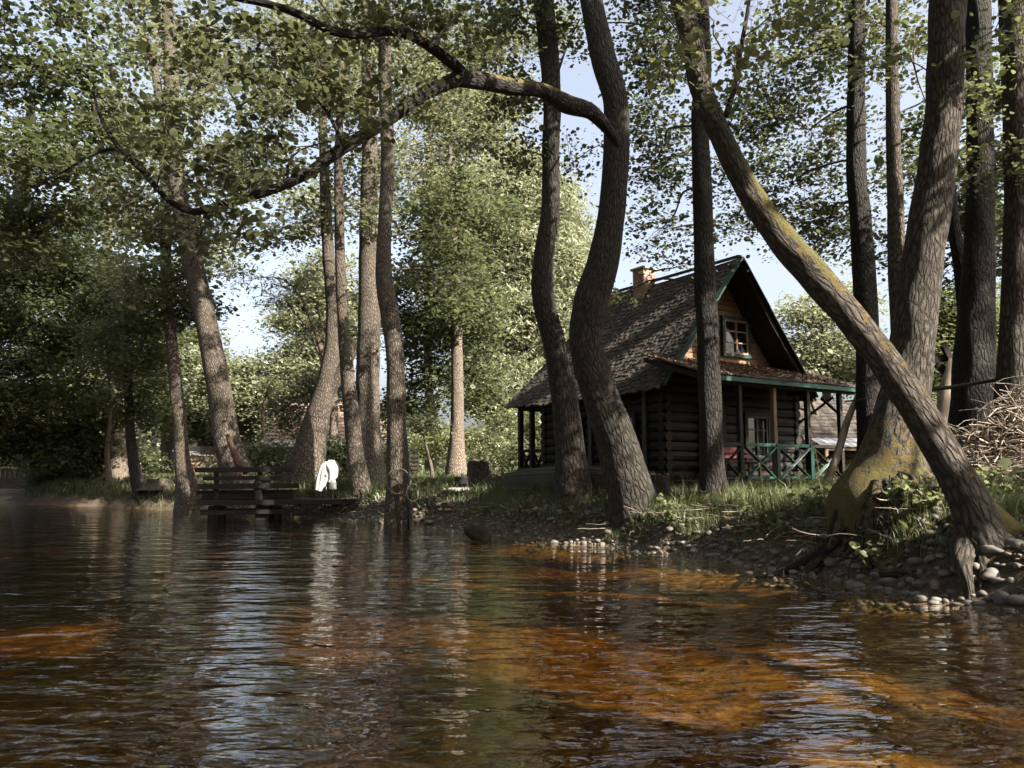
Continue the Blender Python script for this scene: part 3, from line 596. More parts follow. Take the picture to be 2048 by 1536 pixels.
# house side -----------------------------------------------------------------
T.append(simple_tree('alder_tree', 'slim kinked trunk in front of the left half of the house, leaning over the boat', [(1150, 1010, 92), (1145, 960, 72), (1138, 880, 58), (1126, 780, 53), (1108, 690, 46), (1086, 600, 46), (1086, 520, 41), (1099, 420, 38), (1101, 300, 36), (1104, 200, 38), (1096, 90, 42), (1084, -30, 42), (1080, -160, 36)], 18, M['bark_shaded'], flare=.18,
  blobs=[(1010, 180, 70, 60, 18, 14), (1150, -80, 120, 60, 17, 14), (1040, 300, 40, 50, 18, 7), (1000, 30, 80, 50, 17.5, 12)], leaf='leaf_alder', size=.075, per=46, spread=.3, moss=lambda V, s: np.clip(.55-s[:, None]*7, 0, 1)*np.ones(V.shape[1])[None]*np.where(V[..., 0] > V[..., 0].mean(1, keepdims=True), 1, .2)))
def mossK(V, s): return np.clip(.5-s[:, None]*7, 0, 1)*np.where(V[..., 0] > V[..., 0].mean(1, keepdims=True), 1, .1)
pts, rad = PX([(1282, 1060, 130), (1270, 1010, 104), (1250, 940, 88), (1226, 860, 78), (1190, 760, 72), (1172, 680, 68), (1180, 610, 70), (1204, 530, 66), (1220, 450, 58), (1228, 370, 54), (1232, 280, 54), (1230, 200, 52), (1208, 120, 54), (1188, 30, 48), (1172, -60, 44), (1160, -160, 40)], 16.3, 15.4)
pts, rad = up_more(pts, rad, 4)
tk = Tree('alder_tree', 'thick S-curved dark trunk before the house, with a long arching limb to the left', 'tree', pts[0]+np.array([0, 0, .3]))
tk.wood(pts, rad, M['bark_shaded'], 'trunk', .06, 36, .04, .16, mossK)
q, r = PX([(1236, 290, 14, 15.0), (1215, 258, 24, 14.7), (1180, 222, 32, 14.3), (1130, 205, 38, 13.8), (1085, 180, 32, 13.2), (1020, 172, 34, 12.6), (935, 156, 38, 11.8), (905, 160, 30, 11.6), (850, 185, 28, 11.2), (790, 230, 26, 10.9), (740, 264, 26, 10.6), (680, 302, 25, 10.4), (620, 345, 23, 10.2), (560, 374, 19, 10), (500, 394, 18, 9.9), (440, 412, 17, 9.8), (390, 424, 15, 9.8), (340, 400, 12, 9.8), (290, 345, 11, 9.9), (235, 285, 9, 10), (205, 230, 7, 10.1), (190, 180, 5, 10.2)], 15, down=False)
def mossL(V, s): return np.where(V[..., 2] > V[..., 2].mean(1, keepdims=True)+.02, .62, .1)*np.exp(-((s[:, None]-.22)/.18)**2)+.05
tk.wood(q, r, M['bark_dark'], 'limb', .05, 16, .07, 0, mossL, .03)
q2, r2 = PX([(935, 158, 24, 11.8), (908, 130, 24, 11.5), (865, 96, 24, 11.2), (820, 70, 22, 10.9), (770, 64, 20, 10.6), (715, 70, 19, 10.3), (660, 62, 18, 10.1), (600, 30, 17, 9.9), (540, 10, 16, 9.8), (470, -4, 15, 9.7), (400, -20, 13, 9.6)], 11, down=False)
tk.wood(q2, r2, M['bark_dark'], 'limb', .05, 14, .07, 0, mossL, .03)
for pp in ([(690, 298, 10), (665, 240, 8), (640, 205, 6), (590, 170, 5), (540, 175, 4), (480, 210, 3)], [(580, 368, 8), (575, 335, 6), (600, 300, 4), (680, 275, 3)], [(300, 350, 8), (240, 300, 7), (180, 310, 6), (130, 340, 5), (80, 365, 4), (60, 400, 4), (45, 450, 3)], [(640, 50, 9), (600, 100, 6), (560, 130, 4)], [(1100, 200, 7), (1125, 120, 5), (1160, 40, 3)], [(860, 95, 8), (930, 10, 5)], [(430, 414, 8), (400, 470, 6), (380, 530, 3)]):
    a, b = PX(pp, 10.2, 10, down=False)
    if pp[0][0] == 1100: a, b = PX(pp, 13.6, 13.8, down=False)
    tk.wood(a, b, M['bark_dark'], 'branch', .08, 7, .05, wob=.03)
for (px, py, rx, ry, Y, n) in [(470, 60, 70, 45, 9.7, 7), (560, 90, 60, 40, 9.6, 7), (640, 130, 60, 40, 9.8, 7), (700, 200, 60, 40, 10, 6), (500, 250, 60, 45, 9.6, 6), (560, 320, 50, 40, 9.8, 4), (420, 330, 60, 45, 9.6, 6), (330, 330, 60, 45, 9.7, 6), (440, 150, 60, 45, 9.5, 6), (480, 430, 70, 35, 9.6, 6), (380, 480, 50, 35, 9.7, 4), (760, 20, 60, 40, 10.3, 6), (860, 40, 50, 40, 10.6, 5), (560, 480, 50, 30, 9.9, 3), (330, 230, 50, 45, 9.8, 4), (250, 380, 50, 40, 9.9, 4), (720, 270, 40, 30, 9.6, 3), (930, 60, 50, 50, 11.3, 5), (820, 200, 50, 40, 10.8, 4), (600, 200, 50, 40, 9.6, 4), (380, 60, 60, 50, 9.5, 6), (1000, 110, 40, 30, 12.3, 3), (500, 350, 50, 30, 9.7, 3)]:
    c, R = B(px, py, rx, ry, Y, .5); tk.blob(c, R, int(n*1.15)+1, 26, .19, .5, limb_r=.010)
ceil_on(tk, 'k')
tk.finish(M['leaf_alder'], .078, HEX, .35, gap=.6)
T.append(tk)
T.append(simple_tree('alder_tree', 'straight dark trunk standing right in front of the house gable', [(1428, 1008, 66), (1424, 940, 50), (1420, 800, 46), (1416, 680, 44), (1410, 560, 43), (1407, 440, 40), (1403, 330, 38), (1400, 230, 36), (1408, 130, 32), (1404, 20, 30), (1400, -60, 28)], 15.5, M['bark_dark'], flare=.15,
  blobs=[(1330, 110, 90, 70, 17.5, 20), (1310, 320, 80, 80, 18, 20), (1330, 450, 80, 50, 18, 14), (1500, 330, 80, 50, 18, 12), (1300, 220, 80, 60, 18, 14), (1215, 600, 40, 20, 17.5, 5), (1500, 470, 60, 40, 18, 9), (1370, 530, 50, 20, 17.5, 6), (1320, 10, 90, 50, 17.5, 14), (1130, 60, 30, 60, 18, 7), (1140, 330, 25, 60, 18.5, 5)], cl=2.6, leaf='leaf_alder', size=.072, per=38, spread=.38, flat=.3, tiers=.5))
def mossM(V, s):
    top = V[..., 2]-V[..., 2].mean(1, keepdims=True)+.6*(V[..., 0]-V[..., 0].mean(1, keepdims=True))
    a = np.exp(-((s[:, None]-.365)/.075)**2)*1.15+np.exp(-((s[:, None]-.20)/.09)**2)*.42+np.exp(-((s[:, None]-.02)/.05)**2)*.6
    return np.where(top > .05, 1, np.where(top > -.05, .35, 0))*a
mp = [(1985, 1130, 128, 9.3), (1968, 1080, 104, 9.3), (1942, 1010, 84, 9.35), (1892, 915, 74, 9.45), (1832, 815, 71, 9.6), (1760, 712, 67, 9.8), (1692, 625, 66, 10), (1622, 545, 70, 10.2), (1560, 475, 64, 10.3), (1498, 385, 54, 10.5), (1442, 275, 50, 10.7), (1402, 180, 52, 10.9), (1382, 80, 48, 11), (1356, -20, 50, 11.2), (1325, -130, 42, 11.4)]
pts, rad = PX(mp, 9.3, sink=.4); rad = rad*.92; pts, rad = up_more(pts, rad, 4, -1, 0)
tm = Tree('alder_tree', 'leaning trunk crossing the right side diagonally, mossy on its upper face', 'tree', pts[0]+np.array([0, 0, .35]))
tm.wood(pts, rad, M['bark_deep'], 'trunk', .045, 44, .04, .12, mossM)
def root(t, pts, rad, mossv=.5, mat=None, n=12):
    return t.wood(pts, rad, mat or M['bark_deep'], 'root', .06, n, .12, 0, lambda V, s: np.where(V[..., 2] > V[..., 2].mean(1, keepdims=True), mossv, 0.05), .05)
root(tm, [P(1930, 1000, 9.4), P(1985, 1055, 9.35), P(2040, 1088, 9.3), P(2110, 1125, 9.4), P(2190, 1190, 9.6)], [.2, .24, .2, .15, .1], .8)
root(tm, [P(1930, 1090, 9.3), P(1925, 1130, 9.05), P(1935, 1165, 8.95), P(1940, 1200, 8.9), P(1930, 1240, 8.8)], [.16, .10, .06, .04, .03], 0)
root(tm, [P(1965, 1110, 9.2), P(1968, 1150, 9.0), P(1962, 1180, 8.9), P(1975, 1215, 8.85)], [.14, .07, .04, .03], 0)
root(tm, [P(2010, 1090, 9.3), P(2030, 1150, 9.0), P(2050, 1210, 8.7)], [.16, .08, .05], .2)
a, b = PX([(1452, 232, 14, 10.75), (1470, 170, 11, 10.7), (1482, 100, 10, 10.6), (1496, 20, 8, 10.5), (1505, -60, 7, 10.4)], 10, down=False); tm.wood(a, b, M['bark_dark'], 'limb', .08, 9, .05)
for (px, py, rx, ry, Y, n) in [(1400, 20, 60, 30, 9.2, 3), (1480, 120, 60, 40, 9.6, 4), (1380, 100, 40, 25, 9, 2), (1560, 20, 80, 40, 10, 6), (1450, 210, 60, 30, 10, 3), (1350, 150, 50, 40, 10.5, 3), (1640, 60, 60, 40, 11, 5)]:
    c, R = B(px, py, rx, ry, Y, .5); tm.blob(c, R, n+2, 20, .18, .45, limb_r=.012)
ceil_on(tm, 'm')
tm.finish(M['leaf_bush'], .075, HEX, .35, gap=.6); T.append(tm)
def mossN(V, s): return np.clip(1.0-s[:, None]*5.6, 0, 1)*np.where(V[..., 0] < V[..., 0].mean(1, keepdims=True)+.25, 1, .45)
pn, rn = PX([(1772, 1010, 210, 11.6), (1782, 950, 158, 11.6), (1792, 890, 122), (1803, 830, 104), (1815, 760, 90), (1828, 660, 84), (1840, 560, 80), (1856, 450, 78), (1872, 350, 75), (1886, 230, 72), (1892, 100, 72), (1896, -40, 70), (1898, -160, 60)], 11.6)
pn, rn = up_more(pn, rn, 4, .4)
tn = Tree('alder_tree', 'massive trunk at right with a wide foot covered in golden moss', 'tree', pn[0]+np.array([0, 0, .3]))
tn.wood(pn, rn, M['bark_deep'], 'trunk', .05, 48, .05, .1, mossN)
import bmesh
bx_, by_ = pn[1][0], pn[1][1]
for q in range(17):   # roots creeping down the bank from the mossy foot
    a_ = lerp(-3.0, -.1, (q+RNG.uniform(-.3, .3))/16); n_ = 8; L_ = RNG.uniform(.9, 1.7); r0 = RNG.choice([.045, .065, .10]); pp_ = []
    wv = RNG.uniform(0, 6)
    for k in range(n_):
        u = k/(n_-1); rad_ = .55+L_*u; aa = a_+.28*math.sin(u*5+wv)*u+RNG.normal(0, .04); x_, y_ = bx_+rad_*math.cos(aa), by_+rad_*math.sin(aa)
        pp_.append([x_, y_, max(gz(x_, y_), -.3)+r0*(1-u)*RNG.uniform(.2, 1.1)+.10*max(0, 1-u*3)])
    pp_.append([pp_[-1][0]*1.5-pp_[-2][0]*.5, pp_[-1][1]*1.5-pp_[-2][1]*.5, gz(pp_[-1][0], pp_[-1][1])-.12])
    t_rad = [r0*1.5]+[r0*(1-.75*k/(n_-1))*RNG.uniform(.8, 1.25) for k in range(1, n_)]+[.012]
    root(tn, np.array(pp_), t_rad, .5 if q % 3 else .15, M['bark_deep'] if q % 2 else M['bark_dark'], 9)
VV, FF, nn_ = [], [], 0
for q in range(90):
    a_ = RNG.uniform(-3, -.1); rr_ = RNG.uniform(.6, 1.25); x_, y_ = bx_+rr_*math.cos(a_)*1.1, by_+rr_*math.sin(a_); s0 = np.array([x_, y_, gz(x_, y_)+RNG.uniform(.12, .34)]); e_ = s0+np.array([RNG.normal(0, .18), -RNG.uniform(0, .25), 0]); e_[2] = gz(e_[0], e_[1])
    pp_, r2_ = resample([s0, lerp(s0, e_, .35)+RNG.normal(0, .04, 3)+[0, -.05, .03], lerp(s0, e_, .7)+RNG.normal(0, .04, 3), e_-[0, 0, .03]], np.array([1, .8, .6, .3])*RNG.choice([.006, .01, .016]), .06); v_, f_, _ = tube_np(pp_, r2_, 5); VV.append(v_); FF.append(f_+nn_); nn_ += len(v_)
link('rootlets', mesh_np('rootlets', np.concatenate(VV), np.concatenate(FF), M['bark_dark'], True), None, tn.root)['kind'] = 'stuff'
for (px, py, rx, ry, Y, n) in [(1960, 200, 60, 60, 12.5, 8), (1990, 60, 50, 50, 11, 6), (1900, 330, 60, 40, 13.5, 6), (1780, 120, 70, 50, 13.5, 9), (2020, 330, 40, 50, 13, 5)]:
    c, R = B(px, py, rx, ry, Y, .6); tn.blob(c, R, n+2, 34, .24, .4, limb_r=.015)
ceil_on(tn, 'n')
tn.finish(M['leaf_bush'], .075, HEX, .4); T.append(tn)
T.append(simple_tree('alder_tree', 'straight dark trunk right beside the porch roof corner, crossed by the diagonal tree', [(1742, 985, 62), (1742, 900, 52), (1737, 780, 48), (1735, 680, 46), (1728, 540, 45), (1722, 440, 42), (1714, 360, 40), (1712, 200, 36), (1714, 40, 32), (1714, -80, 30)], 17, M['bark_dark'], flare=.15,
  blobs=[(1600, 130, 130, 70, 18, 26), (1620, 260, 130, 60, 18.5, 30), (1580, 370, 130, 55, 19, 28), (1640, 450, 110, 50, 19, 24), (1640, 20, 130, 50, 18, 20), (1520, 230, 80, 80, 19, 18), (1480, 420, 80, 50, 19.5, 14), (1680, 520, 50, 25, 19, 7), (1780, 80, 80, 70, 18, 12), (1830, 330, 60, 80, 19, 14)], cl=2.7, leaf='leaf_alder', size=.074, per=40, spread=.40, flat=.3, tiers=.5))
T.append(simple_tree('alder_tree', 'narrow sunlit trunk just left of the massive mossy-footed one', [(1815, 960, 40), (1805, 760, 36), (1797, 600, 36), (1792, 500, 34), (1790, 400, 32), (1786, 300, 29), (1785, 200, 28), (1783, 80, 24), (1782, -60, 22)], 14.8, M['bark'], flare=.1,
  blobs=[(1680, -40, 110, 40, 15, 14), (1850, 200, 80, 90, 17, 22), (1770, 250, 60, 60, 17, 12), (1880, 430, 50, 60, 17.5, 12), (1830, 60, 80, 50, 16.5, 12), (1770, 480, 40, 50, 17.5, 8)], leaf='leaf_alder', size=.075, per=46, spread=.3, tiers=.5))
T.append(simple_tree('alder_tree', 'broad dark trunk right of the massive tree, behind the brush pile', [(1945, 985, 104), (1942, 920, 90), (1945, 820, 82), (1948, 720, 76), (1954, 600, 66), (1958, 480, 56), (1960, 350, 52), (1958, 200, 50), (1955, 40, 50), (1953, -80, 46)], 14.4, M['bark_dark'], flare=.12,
  blobs=[(1990, 480, 60, 90, 17, 24), (1920, 400, 50, 80, 17, 18), (1920, 120, 60, 80, 16, 16), (2010, 180, 50, 70, 16, 14), (2000, 330, 50, 60, 16, 14), (1860, 560, 40, 50, 18, 8)], cl=2.4, leaf='leaf_alder', size=.075, per=50, spread=.32,
  extra=[([(1938, 740, 40), (1932, 640, 32), (1922, 540, 28), (1906, 440, 24), (1898, 330, 18)], 14.6, 15.2)]))
T.append(simple_tree('alder_tree', 'large trunk at the right edge of the photo, rising behind the heap of sticks', [(2022, 960, 90), (2022, 860, 74), (2030, 740, 66), (2036, 600, 62), (2040, 450, 60), (2040, 300, 60), (2036, 180, 60), (2030, 60, 58), (2024, -60, 56)], 13.3, M['bark_deep'], flare=.12,
  blobs=[(2100, 100, 90, 90, 14, 12), (2120, 400, 60, 90, 15, 10)], leaf='leaf_alder', size=.075, per=46, spread=.3))
# background trees -------------------------------------------------------------
def back(name, label, px, Y, base_w, top_py, blobs, leaf='leaf_pale', size=.15, per=150, spread=.62, shape=QUAD, **kw):
    return simple_tree(name, label, [(px, 955, base_w), (px+6, 850, base_w*.8), (px-4, 700, base_w*.6), (px, top_py, base_w*.3)], Y, M['bark_fine'], top=0, blobs=blobs, leaf=leaf, size=size, per=per, spread=spread, shape=shape, n=12, step=.3, **kw)
T.append(back('willow_tree', 'tall pale willow filling the gap left of the house roof', 1060, 43, 34, 420, [(1080, 400, 70, 70, 43, 34), (1000, 480, 110, 80, 43, 56), (1090, 520, 80, 80, 43, 50), (1040, 640, 120, 80, 43, 64), (1100, 660, 70, 90, 43, 40), (960, 620, 90, 90, 44, 44), (1050, 780, 120, 70, 43, 60), (980, 760, 80, 70, 43, 44), (1030, 350, 60, 50, 43, 22), (1130, 560, 50, 80, 43, 30), (960, 400, 80, 70, 43, 30), (1150, 470, 25, 40, 44, 8), (1090, 880, 80, 50, 42, 30)], shape=LANCE, size=.21, droop=.5, cl=2.4, up=.15))
T.append(back('willow_tree', 'pale tree behind the sheds left of the middle trunks', 600, 46, 20, 560, [(600, 640, 60, 60, 46, 26), (650, 560, 60, 60, 46, 22), (560, 760, 90, 60, 46, 46), (480, 790, 90, 60, 46, 44), (610, 860, 60, 40, 45, 26), (520, 860, 80, 40, 48, 32), (700, 640, 60, 70, 46, 26), (620, 720, 60, 40, 46, 20), (420, 740, 50, 40, 46, 16)], size=.16))
T.append(back('birch_tree', 'high pale feathery birch rising behind the middle trunks', 860, 48, 26, 150, [(880, 180, 110, 90, 48, 44), (960, 300, 90, 80, 48, 36), (820, 330, 90, 90, 48, 34), (1010, 200, 60, 60, 48, 18), (700, 150, 80, 90, 48, 26), (560, 180, 90, 90, 48, 24), (640, 420, 70, 80, 48, 18), (1080, 60, 60, 70, 48, 14)], size=.17, per=100))
T.append(back('birch_tree', 'airy pale birch behind the upper left canopy', 400, 50, 22, 100, [(400, 120, 100, 100, 50, 26), (500, 330, 90, 80, 50, 22), (300, 300, 90, 90, 50, 24), (200, 420, 90, 70, 50, 24), (560, 60, 80, 60, 50, 16), (420, 520, 60, 50, 50, 12)], size=.18, per=100))
T.append(back('willow_tree', 'pale round tree seen between the house gable and the diagonal trunk', 1650, 40, 22, 620, [(1660, 680, 70, 60, 40, 32), (1600, 620, 30, 30, 40, 8), (1700, 740, 60, 50, 40, 26), (1630, 850, 60, 45, 40, 26), (1620, 720, 40, 40, 40, 12), (1700, 610, 40, 50, 40, 14)], size=.15, per=110))
T.append(back('apple_tree', 'pale green tree behind the log shed at far right', 1900, 36, 22, 600, [(1890, 720, 60, 70, 36, 36), (1990, 700, 60, 80, 36, 36), (1940, 620, 70, 50, 36, 22), (1890, 840, 50, 40, 35, 20), (1800, 740, 50, 50, 38, 14)], size=.15, leaf='leaf_bush'))
T.append(back('maple_tree', 'dense green tree filling the back of the left bank', 330, 52, 30, 600, [(330, 780, 90, 80, 52, 40), (400, 830, 70, 60, 50, 34), (180, 800, 120, 90, 52, 46), (60, 840, 120, 70, 54, 46), (250, 640, 110, 90, 52, 40), (100, 650, 130, 100, 52, 44), (380, 690, 50, 50, 50, 16), (30, 500, 110, 80, 52, 30)], leaf='leaf_bush', size=.18, per=150))
# bushes
def bush(name, label, blobs, Y, leaf='leaf_bush', size=.10, per=55, spread=.3, group=None, shape=QUAD):
    b = PG(blobs[0][0], 940, Y); t = Tree(name, label, 'bush', b, group)
    t.wood([b-np.array([0, 0, .1]), b+np.array([.1, 0, .5]), b+np.array([0, .1, 1.2])], [.05, .04, .02], M['bark_fine'], 'stem', .2, 6)
    for (px, py, rx, ry, n) in blobs:
        c, R = B(px, py, rx, ry, Y); t.blob(c, R, n, per, spread, .7, limb_r=.02, shell=.1)
    t.finish(M[leaf], size, shape, .3); T.append(t)
bush('bush', 'sunlit pale bushes behind the lone pale trunk', [(860, 890, 60, 35, 30), (940, 880, 50, 35, 26), (1010, 900, 60, 40, 34), (1000, 840, 60, 30, 24), (790, 880, 30, 40, 12)], 36, 'leaf_bush', .11)
bush('bush', 'shady bush behind the white cloth, under the tiled cabin', [(660, 900, 50, 30, 30), (700, 920, 50, 30, 30), (760, 920, 60, 24, 22), (590, 930, 30, 22, 12)], 30, 'leaf_dark', .10)
bush('bush', 'bright scrub right of the leaning trunk, in front of the wooden shed', [(520, 910, 45, 30, 24), (560, 925, 40, 25, 20), (430, 935, 40, 14, 12), (490, 925, 40, 20, 14)], 35, 'leaf_bush', .11)
bush('bush', 'dark low bushes on the shaded far left bank', [(160, 940, 70, 34, 40), (110, 960, 60, 25, 24), (190, 970, 50, 18, 16), (290, 930, 40, 20, 14), (90, 920, 60, 40, 24)], 41, 'leaf_dark', .14, 70)
bush('bush', 'light leafy shrub in front of the tiled cabin roof', [(600, 800, 45, 45, 26), (560, 830, 40, 40, 20), (640, 770, 45, 35, 22), (690, 790, 30, 40, 14), (760, 830, 25, 40, 12), (610, 860, 30, 30, 12)], 34, 'leaf_mid', .11)
bush('bush', 'young scrub behind the veranda of the house', [(1075, 860, 45, 40, 34), (1040, 920, 40, 24, 18), (1090, 920, 40, 20, 16)], 30, 'leaf_dark', .10)
bush('bush', 'pale hedge far beyond the right lawn', [(1640, 850, 60, 30, 30), (1720, 850, 60, 30, 26), (1580, 850, 40, 30, 14)], 44, 'leaf_mid', .14)
# a far wood closing the horizon
n = 60000; a = RNG.uniform(-.95, .95, n); Yf = RNG.uniform(62, 85, n); X = a*Yf; hmax = 7+3.0*wav(X, X*0, 14, 41)+2*wav(X, X*0, 5, 42)
Cf = np.stack([X, Yf, RNG.uniform(.02, 1, n)**.8*hmax*.8+.3], 1); v, f = leaves(Cf, .42, QUAD, .2)
tag(link('far_wood', mesh_np('far_wood', v, f, M['leaf_mid']), None), 'distant pale green wood closing the view behind everything', 'wood', kind='stuff')
# unseen trees added behind the viewpoint, crowns set sunward of spots to shade
def shade_tree(label, targets, base, r=2.2, ncl=34, per=60, size=.16, own=None):
    Cs = [P(px, py, Y)+SUN*t for (px, py, Y, t) in targets]; c0 = np.mean(Cs, 0); b = np.array([base[0], base[1], gz(*base)])
    t = Tree('alder_tree', label, 'tree', b); h = min(c[2] for c in Cs)
    t.wood([b-np.array([0, 0, .3]), b+np.array([.2, 0, h*.35]), lerp(b, c0, .5)+np.array([0, 0, h*.25]), c0], [.36, .30, .22, .12], M['bark'], 'trunk', .3, 12, .05, .2)
    for c in Cs: t.blob(c, (r, r, r*.8), ncl, per, .5, .6, shell=.05, limb_r=.07)
    if own: ceil_on(t, own)
    t.finish(M['leaf_alder'], size, QUAD, .4, gap=1.15); T.append(t)
def skyblock_tree(label, x, y, h, r, own=None):  # unseen trees added to block skylight from behind; sun gaps stay open
    b = np.array([x, y, gz(x, y)]); t = Tree('alder_tree', label, 'tree', b)
    t.wood([b-np.array([0, 0, .3]), b+np.array([.3, 0, h*.3]), b+np.array([-.2, .2, h*.6]), b+np.array([0, 0, h*.9])], [.34, .28, .2, .1], M['bark'], 'trunk', .3, 12, .05, .2)
    for k in range(5): t.blob(b+np.array([RNG.normal(0, r*.25), RNG.normal(0, r*.25), lerp(.18, .9, k/4)*h]), (r, r, h*.15), 46, 50, .6, .6, shell=.1, limb_r=.06)
    if own: ceil_on(t, own)
    t.finish(M['leaf_alder'], .26, QUAD, .3, gap=1.15); T.append(t)
SHADE = True
for k, (x, y, h, r) in enumerate(((-30, -4, 17, 3.6), (-22, -12, 17, 3.8), (-13, -15, 16, 3.8), (-6, -20, 17, 3.8), (1, -26, 18, 4), (26, 2, 16, 4), (22, -12, 15, 3.8), (30, 14, 16, 4.2), (19, -26, 17, 4), (-38, 10, 17, 4), (9, -33, 18, 4.2))):
    h *= 1.35 if x < 5 else 1.15; skyblock_tree(['unseen leafy alder added far left on the near bank', 'unseen alder added left of the bend on the near bank', 'unseen alder added behind the left shoulder of the viewpoint', 'unseen alder added leaning over the near bank behind the viewpoint', 'unseen tall alder added straight behind the viewpoint', 'unseen alder added beyond the brush pile outside the right edge', 'unseen alder added on the right bank behind the viewpoint', 'unseen tall alder added to the right of the house garden', 'unseen alder added downstream on the right bank', 'last unseen alder added on the near bank at far left', 'tallest unseen alder added downstream of the viewpoint'][k], x, y, h, r, {1: 'w4', 2: 'w0', 3: 'w1', 6: 'w2'}.get(k))
if SHADE:
    shade_tree('unseen alder added behind the viewpoint to shade the two crooked trunks before the cabin', [(1195, 150, 15.5, 17), (1215, 420, 15.5, 19), (1180, 640, 15.5, 20), (1095, 520, 17, 21)], (14, -20), 1.1, 40)
    shade_tree('unseen alder added behind the viewpoint, crown placed to shade the middle of the river', [(700, 1400, 5.3, 17), (1100, 1330, 6.3, 18), (1200, 1480, 4.3, 16), (500, 1230, 8.5, 19), (900, 1160, 10.5, 20), (850, 1500, 4.2, 16)], (10, -14), 2.1, 70, own='w3')
    shade_tree('unseen alder added behind the viewpoint, crown placed to shade the right side of the river', [(1500, 1190, 9, 18), (1250, 1130, 11.5, 19), (1700, 1400, 5.3, 17), (1900, 1250, 7.4, 17)], (16, -12), 1.9, 66)
    shade_tree('unseen alder added behind the viewpoint, crown placed to shade the left side of the river', [(200, 1350, 6, 18), (0, 1150, 11, 20), (350, 1100, 14, 21), (700, 1100, 14, 21), (150, 1500, 4.3, 16)], (6, -12), 2.1, 70)
    shade_tree('unseen alder added behind the viewpoint to shade the house front', [(1230, 850, 19, 20), (1320, 600, 15.5, 19), (1420, 750, 15.5, 18), (1395, 870, 17.3, 19), (1480, 860, 18, 20)], (19, -3), 1.5)
    shade_tree('unseen alder added behind the viewpoint to shade the roots on the right bank', [(1700, 1080, 11, 15), (1560, 1010, 13, 17), (1930, 1100, 9.5, 15)], (20, -9), 1.2)
# ------------------------------------------------------------------ house (local frame: x along the gable wall, y away along the ridge, z up from the porch ground)
KH = 1.15; HROT = math.atan2(.542, .84); HO = np.array([5.52, 18.98, CAM_Z-.26*KH])
house = empty('log_house', HO, 'dark log cabin with steep shingled gable roof, brick chimney and green-railed porch', 'house', rz=HROT)
def H(w, L, z): return (w*KH, L*KH, (z+.26)*KH)
def hp(mb, name, mat, parent=None, **kw): return mb.build(name, mat, parent or house, local=True, **kw)
BW, BF, BB, EZ = 1.95, .30, 4.3, 1.75    # half width, front wall, back wall, eave height (view units)
RZ = 4.5; SL = (RZ-1.66)/2.3; GF = -.0; GL = .62
# log walls
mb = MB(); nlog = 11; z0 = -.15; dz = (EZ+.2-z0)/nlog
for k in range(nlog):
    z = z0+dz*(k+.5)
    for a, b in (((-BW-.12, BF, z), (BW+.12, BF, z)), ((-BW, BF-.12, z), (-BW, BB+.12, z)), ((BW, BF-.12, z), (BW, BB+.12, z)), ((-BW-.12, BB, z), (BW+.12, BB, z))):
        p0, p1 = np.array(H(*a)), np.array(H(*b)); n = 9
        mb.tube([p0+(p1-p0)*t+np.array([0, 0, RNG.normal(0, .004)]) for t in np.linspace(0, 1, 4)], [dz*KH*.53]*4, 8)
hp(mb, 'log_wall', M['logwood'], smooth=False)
# inner floor + ceiling so nothing shines through
mb = MB(); mb.box(H(0, (BF+BB)/2, -.2), (BW*2*KH-.1, (BB-BF)*KH-.1, .06)); mb.box(H(0, (BF+BB)/2, EZ+.22), (BW*2*KH, (BB-BF)*KH, .06)); hp(mb, 'floor', M['oldwood'])
# long side: two windows with shutters boards, battens
def window(x, y, z, w, h, nx_, nz_, face, frame, casing, name='window'):
    """face: (axis vector along, outward vector)"""
    A, Nn = np.array(face[0], float), np.array(face[1], float); c = np.array((x, y, z), float); U = np.array([0, 0, 1.])
    R = np.stack([A, Nn, U], 1)
    g = MB(); g.box(c+Nn*.01, (w, .02, h), R); win = hp(g, name, M['glass_dark'])
    f = MB(); t = .05
    for sx_ in (-1, 1): f.box(c+A*sx_*(w/2-t/2)+Nn*.035, (t, .05, h), R)
    for sz in (-1, 1): f.box(c+U*sz*(h/2-t/2)+Nn*.033, (w-2*t, .05, t), R)
    for k in range(1, nx_): f.box(c+A*(-w/2+w*k/nx_)+Nn*.034, (.06 if nx_ == 2 else .03, .045, h-2*t), R)
    for k in range(1, nz_): f.box(c+U*(-h/2+h*k/nz_)+Nn*.031, (w-2*t, .035, .03), R)
    f.build('frame', frame, win, local=True)
    q = MB(); t = .08
    for sx_ in (-1, 1): q.box(c+A*sx_*(w/2+t/2)+Nn*.045, (t, .07, h+2*t), R)
    for sz in (-1, 1): q.box(c+U*sz*(h/2+t/2)+Nn*.043, (w, .07, t), R)
    q.build('casing', casing, win, local=True); return win
window(*H(-BW-.1, 1.35, .78), .7, .85, 2, 2, ((0, 1, 0), (-1, 0, 0)), M['oldwood'], M['logwood'])
window(*H(-BW-.1, 3.1, .78), .7, .85, 2, 2, ((0, 1, 0), (-1, 0, 0)), M['oldwood'], M['logwood'])
window(*H(.55, BF-.12, .75), .75, 1.0, 2, 3, ((1, 0, 0), (0, -1, 0)), M['oldwood'], M['logwood'])
mb = MB(); mb.box(H(-.75, BF-.13, .62), (.85, .05, 1.75)); dr = hp(mb, 'door', M['logwood'])
mb = MB(); mb.tube([H(-.47, BF-.2, .62), H(-.47, BF-.2, .78)], .012, 6); mb.build('handle', M['iron'], dr, local=True)
for L in (.75, 1.95, 2.5, 3.7):
    mb = MB(); mb.box(H(-BW-.12, L, .8), (.04, .13, 1.9)); hp(mb, 'wall_batten', M['oldwood'])
